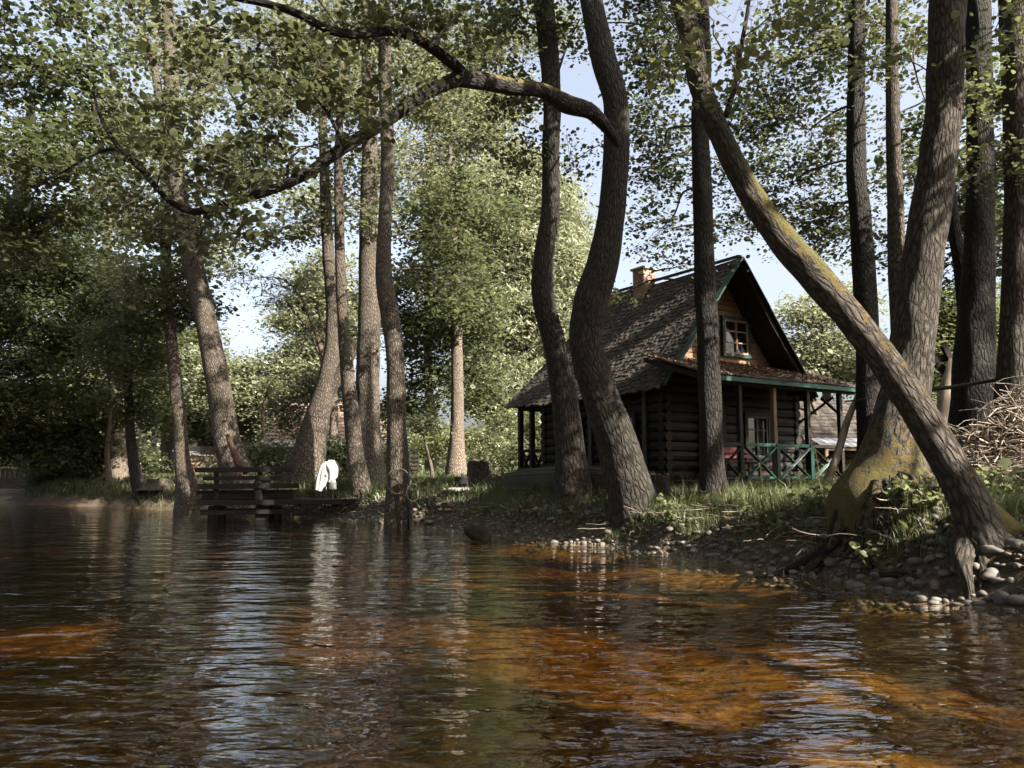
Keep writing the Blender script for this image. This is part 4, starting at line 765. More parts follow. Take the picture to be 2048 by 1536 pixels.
# gable boarding: horizontal boards in the middle, slanting boards at the sides, clipped to the gable triangle
def clip(poly, planes):
    for a, b, c in planes:   # keep a*x+b*z<=c
        out = []
        for i in range(len(poly)):
            p, q = poly[i], poly[(i+1) % len(poly)]; dp = a*p[0]+b*p[1]-c; dq = a*q[0]+b*q[1]-c
            if dp <= 0: out.append(p)
            if dp*dq < 0: t = dp/(dp-dq); out.append((p[0]+(q[0]-p[0])*t, p[1]+(q[1]-p[1])*t))
        poly = out
        if len(poly) < 3: return []
    return poly
WG = .30   # gable wall plane (L)
WG = GL
def boards(mb, ang, planes, wd=.125, y0=WG, th=.03):
    ca, sa = math.cos(ang), math.sin(ang)
    for k in range(-40, 60):
        u0 = k*wd; u1 = u0+wd-.016
        poly = [(-6*ca-u0*sa*1, -6*sa+u0*ca), (6*ca-u0*sa, 6*sa+u0*ca), (6*ca-u1*sa, 6*sa+u1*ca), (-6*ca-u1*sa, -6*sa+u1*ca)]
        q = clip(poly, planes)
        if len(q) < 3: continue
        n = len(q); yo = RNG.uniform(-.004, .004)
        F_ = [H(a, y0-th/KH+yo, b) for a, b in q]; B_ = [H(a, y0, b) for a, b in q]
        mb.add(F_+B_, [tuple(range(n)), tuple(range(2*n-1, n-1, -1))]+[(i, i+n, (i+1) % n+n, (i+1) % n) for i in range(n)])
tri = [(SL, 1, RZ-.12), (-SL, 1, RZ-.12), (0, -1, -1.7)]
mb = MB(); boards(mb, 0, tri+[(1, 0, 1.15), (-1, 0, 1.15)]); hp(mb, 'gable_boards', M['honey'])
mb = MB(); boards(mb, math.radians(50), tri+[(-1, 0, -1.16)]); boards(mb, math.radians(-50), tri+[(1, 0, -1.16)]); hp(mb, 'gable_boards', M['honey'])
mb = MB(); n = 3; P3 = [H(-2.3, WG+.02, 1.66), H(2.3, WG+.02, 1.66), H(0, WG+.02, RZ-.1), H(-2.3, WG+.07, 1.66), H(2.3, WG+.07, 1.66), H(0, WG+.07, RZ-.1)]
mb.add(P3, [(0, 1, 2), (5, 4, 3), (0, 3, 4, 1), (1, 4, 5, 2), (2, 5, 3, 0)]); hp(mb, 'gable_backing', M['logwood'])
window(*H(.46, WG-.03, 2.93), .86, .86, 2, 3, ((1, 0, 0), (0, -1, 0)), M['post'], M['oldgreen'])
# main roof: two slopes of overlapping shingle courses, hipped back end
HB0, HB1 = 4.3, 5.55   # ridge end, hip eave
def slope_pts(side, u, v):
    """u 0..1 along the eave to the hip, v 0 ridge..1 eave (slightly sagging / bell-cast)"""
    w = side*2.3*v; L0 = GF-.02; L1 = HB0+(HB1-HB0)*v; L = L0+(L1-L0)*u; z = RZ-(RZ-1.66)*v+.10*math.sin(v*3.14)*-1
    z -= .05*math.sin(u*3.14)
    return np.array(H(w, L, z))
for side in (-1, 1):
    mb = MB(); nc = 29
    for c in range(nc):
        v0, v1 = c/nc-.012, (c+1)/nc+.028; ns = 74
        us = np.linspace(0, 1, ns+1)
        for k in range(ns):
            du = RNG.uniform(-.003, .003); a = max(us[k]+.0010, 0); b = us[k+1]-.0010; vv = v1+RNG.uniform(-.012, .012)
            p = [slope_pts(side, a, max(v0, 0)), slope_pts(side, b, max(v0, 0)), slope_pts(side, b, vv), slope_pts(side, a, vv)]
            nrm = np.array([side*(RZ-1.66)/2.3, 0, 1.]); nrm /= np.linalg.norm(nrm); t0, t1 = .012, .036+RNG.uniform(0, .018)
            q = [p[0]+nrm*t0, p[1]+nrm*t0, p[2]+nrm*t1, p[3]+nrm*t1]; lo = [p[0], p[1], p[2]+nrm*.008, p[3]+nrm*.008]
            f = [(0, 1, 2, 3), (7, 6, 5, 4), (0, 4, 5, 1), (1, 5, 6, 2), (2, 6, 7, 3), (3, 7, 4, 0)]
            mb.add(q+lo, f)
    M.setdefault('shingle', wood_mat('old_shingles', (.013, .011, .009), (.125, .10, .08), (5, 5, 5), .75, .006))
    rf = hp(mb, 'roof', M['shingle'])
    if side < 0: ROOF = rf
    # boarding under the shingles
    mb = MB(); V_ = []; nu = 8; nv = 6
    for th in (-.0, -.05):
        for a in range(nu+1):
            for b in range(nv+1):
                p = slope_pts(side, a/nu, b/nv*.995); V_.append(p+nrm*(th-.004))
    G = lambda l, a, b: l*(nu+1)*(nv+1)+a*(nv+1)+b
    F_ = []
    for a in range(nu):
        for b in range(nv):
            F_.append((G(0, a, b), G(0, a+1, b), G(0, a+1, b+1), G(0, a, b+1))); F_.append((G(1, a, b), G(1, a, b+1), G(1, a+1, b+1), G(1, a+1, b)))
    for b in range(nv):
        F_.append((G(0, 0, b), G(0, 0, b+1), G(1, 0, b+1), G(1, 0, b)))
        F_.append((G(0, nu, b), G(1, nu, b), G(1, nu, b+1), G(0, nu, b+1)))
    for a in range(nu): F_.append((G(0, a, nv), G(0, a+1, nv), G(1, a+1, nv), G(1, a, nv)))
    mb.add(V_, F_).build('sarking', M['logwood'], rf, local=True)
# hip at the back
mb = MB()
A_, B_, C_ = slope_pts(-1, 1, 1), slope_pts(1, 1, 1), slope_pts(1, 1, 0); mb.add([A_, B_, C_, A_-[0, 0, .06], B_-[0, 0, .06], C_-[0, 0, .06]], [(1, 0, 2), (3, 4, 5), (0, 1, 4, 3), (1, 2, 5, 4), (2, 0, 3, 5)]); hp(mb, 'roof', M['shingle'])
# rafters' barge boards with a worn green edge, ridge board
for side in (-1, 1):
    mb = MB(); a = slope_pts(side, 0, 0); b = slope_pts(side, 0, 1.0); mb.bar(a+[0, -.03, .0], b+[0, -.03, .0], .03, .17, up=(0, 1, 0))
    hp(mb, 'barge_board', M['oldgreen'] if side < 0 else M['logwood'])
mb = MB(); mb.bar(np.array(H(0, -.03, RZ+.045)), np.array(H(0, HB0, RZ+.045)), .14, .04); hp(mb, 'ridge_board', M['shingle'])
# rafters visible under the front overhang
for side in (-1, 1):
    mb = MB(); a = slope_pts(side, .0, .02)-[0, 0, .09]; b = slope_pts(side, .0, 1)-[0, 0, .09]; mb.bar(a+[0, .06, 0], b+[0, .06, 0], .06, .07, up=(0, 1, 0)); hp(mb, 'rafter', M['logwood'])
# chimney: brick with a pale cap
ch = MB(); cw, cd = .44, .44; cx, cy, _ = H(-.10, 2.85, 0); zt = H(0, 0, 4.84)[2]; zb = H(0, 0, 3.9)[2]; nb = int((zt-zb)/.075)
for k in range(nb):
    z = zb+(k+.5)*.075; off = .5 if k % 2 else 0
    for fx in range(2):
        for j_ in range(2):
            for (ox, oy, sx_, sy_) in ((-cw/4+fx*cw/2, -cd/2+.055, cw/2-.012, .11), (-cw/4+fx*cw/2, cd/2-.055, cw/2-.012, .11)):
                if j_ == 0: ch.box((cx+ox, cy+oy, z), (sx_, sy_, .062))
            if fx == 0: ch.box((cx-cw/2+.055, cy+(j_-.5)*.12, z), (.104, .108, .0615)); ch.box((cx+cw/2-.055, cy+(j_-.5)*.12, z), (.104, .108, .0615))
chim = hp(ch, 'chimney', M['brick'])
mb = MB(); mb.box((cx, cy, (zt+zb)/2-.004), (cw-.03, cd-.03, zt-zb-.02)); mb.build('mortar', M['mortar'], chim, local=True)
mb = MB(); mb.box((cx, cy, zt+.015), (cw+.1, cd+.1, .06)); mb.build('cap', M['mortar'], chim, local=True, bevel=.01)
# porch roof: corrugated sheet under leaf litter
PL0, PL1, PW0, PW1 = GL-.02, -1.12, -2.28, 2.42
def prz(L, w): return lerp(1.80, 2.34, (L-PL1)/(PL0-PL1))
nxp, nyp = 330, 10; V_ = []
for a in range(nxp+1):
    for b in range(nyp+1):
        w = lerp(PW0, PW1, a/nxp); L = lerp(PL1, PL0, b/nyp); z = prz(L, w)+.014*math.cos(a/nxp*330/5*2*math.pi)+.01*math.sin(w*2.3+L)
        V_.append(H(w, L, z))
n1 = len(V_); V_ += [(x, y, z-.008) for x, y, z in V_]; G = lambda a, b: a*(nyp+1)+b; F_ = []
for a in range(nxp):
    for b in range(nyp):
        F_.append((G(a, b), G(a+1, b), G(a+1, b+1), G(a, b+1))); F_.append((n1+G(a, b), n1+G(a, b+1), n1+G(a+1, b+1), n1+G(a+1, b)))
    F_.append((G(a, 0), n1+G(a, 0), n1+G(a+1, 0), G(a+1, 0)))
M['porchtin'] = wood_mat('weathered_porch_roof', (.07, .055, .045), (.34, .27, .22), (9, 9, 9), .8, .004)
mb = MB(); mb.add(V_, F_); proof = hp(mb, 'porch_roof', M['porchtin'])
lit = np.array([H(RNG.uniform(PW0, PW1), L, prz(L, 0)+.03) for L in RNG.uniform(PL1, PL0, 3500)]); v, f = leaves(lit, .055, QUAD, .8)
M['litter'] = leaf_mat('leaf_litter', (.05, .03, .018), (.24, .15, .095), (.1, .06, .03), .1)
lo = link('leaf_litter', mesh_np('leaf_litter', v, f, M['litter']), None, proof, True); lo['kind'] = 'stuff'
mb = MB(); mb.box(H((PW0+PW1)/2, PL1+.05, 1.735), ((PW1-PW0)*KH-.06, .04, .10)); hp(mb, 'fascia', M['green'])
mb = MB(); mb.box(H((PW0+PW1)/2, PL1+.20, 1.70), ((PW1-PW0)*KH-.1, .12, .11)); hp(mb, 'porch_beam', M['logwood'])
for w in (PW1-.08, PW0+.08):
    mb = MB(); mb.bar(H(w, PL1+.1, 1.72), H(w, PL0-.05, 2.22), .06, .1); hp(mb, 'porch_rafter', M['logwood'])
for w in np.arange(-1.8, 2.2, .5):
    mb = MB(); mb.bar(H(w, PL1+.1, 1.725), H(w, PL0-.06, 2.25), .05, .06); hp(mb, 'porch_rafter', M['logwood'])
# porch floor, plinth, posts
mb = MB()
for k in range(36):
    w0 = -2.1+4.2*k/36; mb.box(H(w0+.058, (-.9+BF)/2-.02, -.17+RNG.uniform(-.002, .002)), (.125, (1.2-.16)*KH, .035))
hp(mb, 'porch_floor', M['oldwood'])
mb = MB(); mb.box(H(0, -.93, -.22), (4.2*KH, .05, .13)); hp(mb, 'porch_sill', M['oldwood'])
posts = [(-2.05, 'logwood'), (-1.15, 'logwood'), (-.17, 'post'), (.86, 'logwood'), (1.93, 'logwood')]  # sunlit post gets pale wood, shaded ones dark: light put into colour
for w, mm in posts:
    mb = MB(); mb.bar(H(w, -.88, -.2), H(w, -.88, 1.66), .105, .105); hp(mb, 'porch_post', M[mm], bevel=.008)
    mb = MB(); mb.box(H(w, -.9, -.31), (.34, .3, .15)); hp(mb, 'plinth', M['concrete'], bevel=.02)
mb = MB(); mb.bar(H(2.0, -.86, 1.2), H(2.0, -.4, 1.6), .06, .06); mb.bar(H(.92, -.83, 1.62), H(.92, -.4, 1.62), .08, .1); mb.bar(H(1.99, .26, 1.05), H(1.3+.9, -.55, 1.62), .05, .05); hp(mb, 'brace', M['logwood'])
# green railing with crosses
def railing(a, b, mat1, mat2):
    a = np.array(a); b = np.array(b); d = (b-a)/np.linalg.norm(b-a); U = np.array([0, 0, 1.]); out = np.array([d[1], -d[0], 0])
    r = MB(); r.bar(a+U*.78, b+U*.78, .05, .07, up=(0, 0, 1)); rl = hp(r, 'railing', mat1)
    for (p, q, o_, mt) in ((a+U*.05, b+U*.73, .022, mat2), (a+U*.73, b+U*.05, -.006, mat1)):
        r = MB(); r.bar(p+out*o_, q+out*o_, .024, .085, up=out); r.build('cross_bar', mt, rl, local=True)
    r = MB(); r.bar(a+U*.06, b+U*.06, .04, .05); r.build('bottom_rail', mat1, rl, local=True)
z_ = -.15
railing(H(-.10, -.93, z_), H(.80, -.93, z_), M['green'], M['greenwhite'])
railing(H(-1.08, -.93, z_), H(-.24, -.93, z_), M['green'], M['green'])
railing(H(.93, -.93, z_), H(1.87, -.93, z_), M['logwood'], M['greenwhite'])
railing(H(-1.98, -.93, z_), H(-1.2, -.93, z_), M['logwood'], M['logwood'])
railing(H(1.93, -.83, z_), H(1.93, .15, z_), M['logwood'], M['logwood'])
for w in (-.17, .86):
    mb = MB(); mb.box(H(w, -.96, .2), (.11, .03, .82)); hp(mb, 'rail_post', M['green'])
# rear veranda under the hip: posts, rails
for (w, L) in ((-2.0, 5.35), (-2.0, 4.85), (0, 5.35), (2.0, 5.35)):
    mb = MB(); mb.bar(H(w, L, -.35), H(w, L, 1.62), .12, .12); hp(mb, 'veranda_post', M['logwood'])
mb = MB(); mb.bar(H(-2.0, 4.3, 1.58), H(-2.0, 5.4, 1.58), .12, .12); mb.bar(H(-2.0, 5.35, 1.58), H(2.0, 5.35, 1.58), .12, .12); hp(mb, 'veranda_beam', M['logwood'])
railing(H(-2.0, 5.3, z_), H(-2.0, 4.9, z_), M['logwood'], M['logwood']); railing(H(-1.95, 5.35, z_), H(-1.1, 5.35, z_), M['logwood'], M['logwood'])
railing(H(-2.0, 4.8, z_), H(-2.0, 4.35, z_), M['logwood'], M['logwood'])
mb = MB(); mb.box(H(0, 4.85, -.2), (4.1*KH, 1.1*KH, .06)); hp(mb, 'veranda_floor', M['oldwood'])
def hw(w, L, z):   # house frame -> world
    x, y, z = H(w, L, z); c, s = math.cos(HROT), math.sin(HROT); return np.array([HO[0]+c*x-s*y, HO[1]+s*x+c*y, HO[2]+z])
# red bench inside the porch
b0 = hw(-.7, -.35, -.15); t = empty('bench', b0, 'faded red wooden bench in the shade behind the green porch railing', 'bench', rz=HROT)
mb = MB(); mb.box((0, 0, .42), (1.5, .36, .04)); mb.build('seat', M['redpaint'], t, local=True, bevel=.006)
mb = MB(); mb.box((0, .17, .68), (1.5, .03, .12)); mb.box((0, .17, .54), (1.5, .03, .08)); mb.build('backrest', M['redpaint'], t, local=True, bevel=.006)
for x in (-.65, .65):
    for y in (-.14, .16):
        mb = MB(); mb.box((x, y, .2), (.06, .05, .4)); mb.build('leg', M['redpaint'], t, local=True)
# ------------------------------------------------------------------ bare pole leaning on the porch corner, frame of poles on the right
def thing1(name, mb, mat, label, cat, group=None, **kw):
    o = mb.build(name, mat, **kw); return tag(o, label, cat, group)
mb = MB(); a = P(1645, 972, 17.2); a[2] = gz(a[0], a[1]); b = P(1722, 775, 17.3)
mb.tube([a, lerp(a, b, .33)+np.array([.03, 0, 0]), lerp(a, b, .66)+np.array([-.03, 0, .0]), b], [.09, .085, .075, .05], 10); thing1('leaning_pole', mb, M['polewood'], 'peeled pale pole leaning against the right corner of the porch', 'pole', smooth=True)
g0 = PG(1868, 940, 15.6); t = empty('pole_frame', g0, 'rough frame of poles and a dark beam standing behind the massive mossy trunk', 'frame')
mb = MB(); mb.tube([P(1862, 900, 15.6), P(1885, 820, 15.6), P(1892, 770, 15.6), P(1908, 720, 15.6)], [.12, .12, .10, .10], 10); mb.build('pole', M['polewood'], t, smooth=True)
p_ = P(1862, 905, 15.6); mb = MB(); mb.tube([p_, np.array([p_[0]-.05, p_[1], gz(p_[0], p_[1])-.1])], [.12, .13], 10); mb.build('pole', M['polewood'], t, smooth=True)
mb = MB(); mb.bar(P(1845, 722, 15.8), P(1925, 712, 15.8), .14, .14); mb.build('beam', M['logwood'], t)
mb = MB(); mb.bar(P(1874, 728, 15.75), P(1912, 765, 15.75), .12, .12, up=(0, 1, 0)); mb.bar(P(1886, 690, 15.7), P(1925, 765, 15.7), .1, .1, up=(0, 1, 0)); mb.build('brace', M['logwood'], t)
mb = MB(); mb.tube([P(1835, 780, 14), P(1900, 775, 13.9), P(1992, 760, 13.6)], [.03, .035, .03], 7); thing1('stick', mb, M['oldwood'], 'long dark stick laid level across the broad dark trunk at right', 'stick', smooth=True)
mb = MB(); mb.tube([P(1690, 803, 16.2), P(1745, 796, 15.9)], [.018, .014], 6); thing1('stick', mb, M['oldwood'], 'short thin stick poking out beside the porch roof corner', 'stick', smooth=True)
mb = MB()
for (x0, x1) in ((1862, 1864), (1874, 1876)): mb.tube([P(x0, 735, 15.7), P(x1, 860, 15.6)], .008, 4)
thing1('rope', mb, M['wire'], 'thin pair of ropes hanging from the dark beam of the pole frame', 'rope')
# ------------------------------------------------------------------ brush pile
mb_v, mb_f, n = [], [], 0
def stick(p0, d, L, r, bend):
    k = 6; t = np.linspace(0, 1, k)[:, None]; q = p0+d*L*t+bend*np.sin(t*3.14)*L+np.cumsum(RNG.normal(0, .012*L, (k, 3)), 0)
    return tube_np(q, r*(1-.6*t[:, 0]), 5)
pc = P(2010, 930, 12.2)
for k in range(1250):
    a = RNG.uniform(0, 6.28); u = RNG.uniform(0, 1)**.5; hh = RNG.uniform(0, 1)
    rr = (1-.62*hh)*u; c = np.array([pc[0]+.35+1.85*rr*math.cos(a), pc[1]+.8*rr*math.sin(a)+.3, 0]); c[2] = gz(c[0], c[1])+.08+hh*1.95*(.8+.2*math.cos(a))*(1-.35*u)
    d = unit(RNG.normal(size=3)*np.array([1.3, .8, .42])); L = RNG.uniform(.4, 1.25); r = RNG.choice([.006, .009, .012, .02], p=[.45, .3, .18, .07])
    v, f, _ = stick(c-d*L/2, d, L, r, RNG.normal(0, .13, 3)); v[:, 2] = np.maximum(v[:, 2], gz(c[0], c[1])+.01); mb_v.append(v); mb_f.append(f+n); n += len(v)
M['brush'] = wood_mat('dry_sticks', (.13, .10, .08), (.46, .38, .30), (6, 6, 6))
tag(link('brush_pile', mesh_np('brush_pile', np.concatenate(mb_v), np.concatenate(mb_f), M['brush'], True), None), 'big heap of dry pale branches and sticks at the right edge', 'brush pile')
# fallen twigs on the strand
mb_v, mb_f, n = [], [], 0
for k in range(420):
    px = RNG.uniform(620, 1960); s_ = np.interp(px, [620, 830, 1000, 1200, 1400, 1640, 1960], [24.9, 21.9, 18.1, 16.3, 13.9, 11.3, 9.6])+RNG.uniform(-.1, 1.3)
    c = P(px, 1000, s_); c[2] = gz(c[0], c[1])+.03; d = unit(RNG.normal(size=3)*np.array([1, 1, .1])); L = RNG.uniform(.15, .8)
    v, f, _ = stick(c, d, L, RNG.uniform(.004, .011), RNG.normal(0, .05, 3)); mb_v.append(v); mb_f.append(f+n); n += len(v)
tag(link('twig_litter', mesh_np('twig_litter', np.concatenate(mb_v), np.concatenate(mb_f), M['brush'], True), None), 'dry twigs washed up along the strand', 'twigs', kind='stuff')
x, y = RNG.uniform(-6, 9, 60000), RNG.uniform(8, 25, 60000); s_ = sdist(x, y); k = (s_ > .25) & (s_ < 2.2); x, y = x[k], y[k]
v, f = leaves(np.stack([x, y, ground_z(x, y)+.015], 1), .05, QUAD, .7); tag(link('leaf_litter', mesh_np('leaf_litter', v, f, M['litter']), None), 'brown fallen leaves between the stones and the grass', 'leaves', kind='stuff')
# low broad-leaved weeds
def weeds(name, label, spots, leafm, size, cat='plant', shape=HEX):
    for (px, Y, h, n, lab) in spots:
        b = PG(px, 950, Y); o = empty(name, b, lab, cat, label); st = MB(); C = []
        for q in range(max(3, n//7)):
            a = RNG.uniform(0, 6.28); tip = b+np.array([math.cos(a)*h*.5, math.sin(a)*h*.5, h*RNG.uniform(.6, 1.1)]); st.tube([b, lerp(b, tip, .5)+[0, 0, h*.12], tip], [.006, .004, .002], 4)
            for u in np.linspace(.35, 1, 7): C.append(lerp(b, tip, u)+RNG.normal(0, h*.07, 3))
        st.build('stem', M['grass'], o)
        v, f = leaves(np.array(C), size, shape, .3); link('foliage', mesh_np('foliage', v, f, leafm), None, o)
weeds('weed', 'leafy weeds at the top of the strand', [(1345, 14.6, .45, 60, 'leafy weed clump at the foot of the grey stump by the S-curved trunk'), (1550, 12.3, .35, 40, 'leafy weed clump on the strand left of the dark roots'), (1610, 12.2, .5, 70, 'tall leafy weed against the dark root mound'), (1500, 13.4, .3, 30, 'small leafy weed in the grass below the porch'), (1790, 10.6, .4, 90, 'leafy weed clump on the mossy root foot'), (1730, 10.4, .35, 70, 'dark leafy weeds hanging over the creeping roots'), (1850, 10.2, .35, 70, 'leafy weeds between the creeping roots and the diagonal trunk'), (1950, 10.4, .5, 80, 'leafy clump between diagonal trunk and brush pile'), (2010, 10.4, .55, 90, 'dark leafy clump below the brush pile at right edge'), (745, 22.5, .5, 60, 'leafy clump left of the kinked trunk at the water'), (1660, 12.6, .5, 60, 'leafy clump behind the dark roots beside the golden moss')], M['leaf_bush'], .075)
weeds('garden_plant', 'garden plants behind the jetty', [(585, 25.5, .7, 50, 'strappy garden plant at the shore end of the jetty'), (615, 26, .55, 60, 'pale broad-leaved garden plant left of the white cloth'), (640, 26.5, .5, 40, 'broad-leaved plant touching the white cloth'), (700, 27, .7, 60, 'dark strappy plant between white cloth and thick trunk')], M['grass'], .17, shape=LANCE)
for px, Y, h in ((1522, 15.2, .62), (1430, 15, .72), (1636, 14.4, .85), (1600, 15, .4)):
    b = PG(px, 950, Y); mb = MB(); mb.tube([b, b+[.02, 0, h*.5], b+[-.03, 0, h]], [.006, .005, .003], 5)
    for q in range(10): mb.tube([b+[-.03, 0, h-.01*q], b+[-.03+RNG.normal(0, .02), RNG.normal(0, .02), h+.02-.01*q]], [.004, .002], 3)
    thing1('grass_stalk', mb, M['grass'], 'tall single grass stalk standing above the lawn before the porch', 'grass stalk', 'tall stalks before the porch')
# ------------------------------------------------------------------ stumps
def stump(label, px, py_top, wpx, Y, mat, hgt, mossv=0, cut=True, lean=0):
    b = PG(px, 950, Y, .05); r = wpx/2/F_PX*Y; t = empty('tree_stump', b, label, 'stump')
    pts = [b-[0, 0, .1], b+[0, 0, .05], b+[lean*.4, 0, hgt*.5], b+[lean, 0, hgt]]
    V_, F_, uv, ms, p, rr = bark_tube(pts, [r*1.5, r*1.25, r*1.02, r*.95], .05, 28, .06, .3, lambda V, s: mossv*np.ones(V.shape[:2]))
    link('trunk', mesh_np('trunk', V_, F_, mat, True, uv, {'moss': ms}), None, t)
    n = 28; top = V_[-29:-1]; c = top.mean(0)+[0, 0, .01]; q = MB(); ring = (top-c)*.99+c+[0, 0, RNG.uniform(0, .01)]
    ring[:, 2] += RNG.uniform(-.02, .03, n)
    q.add(list(ring)+[c], [(i, (i+1) % n, n) for i in range(n)]); q.build('cut_face', M['cut'] if cut else mat, t)
stump('dark broken tree stump on the sunlit grass beyond the fire ring', 957, 930, 44, 24, M['bark'], .8)
stump('sawn pale-topped stump behind the foot of the S-curved trunk', 1316, 935, 44, 16.3, M['bark_deep'], .55, .25)
stump('low wide mossy stump on the left bank between two thin trunks', 325, 965, 52, 33.6, M['bark'], .38, .3)
# dark sticking-up stump in the water
b = P(955, 1078, 17.0); b[2] = -.3; t = MB()
v_ = stone_shape(99, 3)[0]; V_ = v_*np.array([.26, .2, .36]); V_[:, 0] += -V_[:, 2]*.35; V_ = V_+b+np.array([0, 0, .42]); o = link('water_stump', mesh_np('water_stump', V_, stone_shape(99, 3)[1], M['bark_dark'], True), None)
tag(o, 'dark slanted log end sticking out of the water near the strand', 'log')
# ------------------------------------------------------------------ overturned boat
c0 = P(1030, 985, 20.4); c1 = P(1300, 985, 17.6); c0[2] = gz(*c0[:2]); c1[2] = gz(*c1[:2]); d = unit(c1-c0); ang = math.atan2(d[1], d[0]); Lb = float(np.linalg.norm((c1-c0)[:2]))
bt = empty('rowing_boat', (c0+c1)/2, 'old mossy wooden boat lying upside down before the left end of the house', 'boat', rz=ang)
def hull(u, v):   # u 0..1 along, v 0..1 round
    half = .62*(math.sin(math.pi*lerp(.16, .93, u)))**.55; h = .56*(.78+.22*math.sin(math.pi*u)); a = math.pi*v
    y = -half*math.cos(a)*abs(math.cos(a))**(-.35) if abs(math.cos(a)) > 1e-3 else 0
    z = h*min(1, abs(math.sin(a))**.55*1.02)
    return ((u-.5)*Lb*(1+.02*math.sin(a)), y, z+.06)
nu, nv = 28, 18; V_ = [hull(a/nu, b_/nv) for a in range(nu+1) for b_ in range(nv+1)]; F_ = [(a*(nv+1)+b_, (a+1)*(nv+1)+b_, (a+1)*(nv+1)+b_+1, a*(nv+1)+b_+1) for a in range(nu) for b_ in range(nv)]
F_ += [tuple(range(nv, -1, -1)), tuple(nu*(nv+1)+k for k in range(nv+1))]; mb = MB(); mb.add(V_, F_); mb.build('hull', M['boatwood'], bt, local=True)
for s_ in (-1, 1):
    mb = MB(); mb.tube([tuple(np.array(hull(a/nu, 0 if s_ < 0 else 1))+[0, s_*.015, .02]) for a in range(nu+1)], .022, 6); mb.build('gunwale', M['oldwood'], bt, local=True, smooth=True)
for s_ in (.16, .27, .38, .62, .73, .84):
    mb = MB(); mb.tube([tuple(np.array(hull(a/nu, s_))*[1, 1.01, 1.01]) for a in range(nu+1)], .011, 5); mb.build('plank_edge', M['oldwood'], bt, local=True)
mb = MB(); mb.bar((-Lb*.46, 0, .50), (Lb*.46, 0, .50+.02), .05, .16); mb.build('keel', M['boatwood'], bt, local=True)
pb = P(1072, 1000, 19.6); pb[2] = gz(*pb[:2])+.05; mb = MB(); mb.bar(pb-[.3, 0, 0], pb+[.28, -.05, .01], .1, .07); thing1('timber_block', mb, M['cut'], 'short pale timber lying on the grass under the boat', 'timber', bevel=.008)
# ------------------------------------------------------------------ jetty with rails
Yj = 24.3; j0 = P(460, 1010, Yj); jt = empty('jetty', (j0[0], Yj, 0), 'dark plank jetty with rough railing reaching over the water at left', 'jetty')
def jb(x0, y0, x1, y1, Y, w, h, name, mat='logwood', parent=jt, Y2=None): m_ = MB(); m_.bar(P(x0, y0, Y), P(x1, y1, Y2 or Y), w, h); return m_.build(name, M[mat], parent, bevel=.01)
for k, dy in enumerate((0, .55, 1.1, 1.65)):
    jb(400+k*1.5, 1003-k*2.2, 700-k*2, 1000-k*2, Yj+dy, .3, .06, 'plank')
jb(395, 1006, 720, 1003, Yj-.2, .16, .15, 'beam'); jb(403, 1026, 612, 1022, Yj-.1, .14, .13, 'beam'); jb(402, 1024, 600, 1018, Yj+1.2, .14, .13, 'beam')
for x, y0, w in ((433, 935, .13), (520, 933, .13)): jb(x, y0, x, 1012, Yj-.05, w, w, 'post')
for x, w in ((430, .34), (445, .2), (528, .42), (556, .2)): m_ = MB(); a_ = P(x, 1012, Yj+.1); m_.bar((a_[0], a_[1], -.5), a_, w, w*.8); m_.build('pile', M['logwood'], jt, bevel=.02)
for x, w in ((440, .2), (548, .25)): m_ = MB(); a_ = P(x, 1010, Yj+1.5); m_.bar((a_[0], a_[1], -.5), a_, w, w*.8); m_.build('pile', M['logwood'], jt, bevel=.02)
jb(390, 940, 585, 939, Yj-.16, .06, .15, 'rail'); jb(406, 957, 560, 955, Yj-.15, .06, .12, 'rail'); jb(396, 973, 598, 971, Yj-.16, .07, .16, 'rail'); jb(398, 985, 596, 983, Yj+.25, .45, .12, 'seat', 'logwood'); jb(404, 994, 590, 991, Yj, .06, .18, 'rail', 'logwood')
jb(520, 960, 520, 1005, Yj+.1, .5, .2, 'pile', 'logwood')
# flower crate & forked stick by the jetty
b = PG(583, 985, 25); m_ = MB(); m_.tube([b, b+[0, 0, .5]], [.03, .02], 6); m_.tube([b+[0, 0, .4], b+[.25, 0, .65]], [.02, .01], 6); m_.tube([b+[0, 0, .4], b+[-.2, 0, .62]], [.02, .01], 6); thing1('forked_stick', m_, M['polewood'], 'small forked stick standing at the shore end of the jetty', 'stick', smooth=True)
jb2 = MB(); jb2.bar(P(630, 1004, 24.6), P(760, 998, 24.9), .34, .06); thing1('plank', jb2, M['oldwood'], 'grey plank lying from the jetty towards the kinked trunk', 'plank', bevel=.008)
# red-brown old root stakes beside the leaning trunk
for k, (a_, c_) in enumerate((((455, 870), (478, 935)), ((470, 900), (492, 945)))):
    m_ = MB(); m_.tube([P(*a_, 26.2), P(*c_, 25.9)], [.08, .11], 8); thing1('rotten_stake', m_, wood_mat('red_rot', (.05, .03, .02), (.13, .075, .05)) if k == 0 else bpy.data.materials['red_rot'], ['tall red-brown rotten stake leaning on the trunk behind the jetty', 'shorter red-brown rotten stake just above the jetty rail'][k], 'stake', smooth=True)
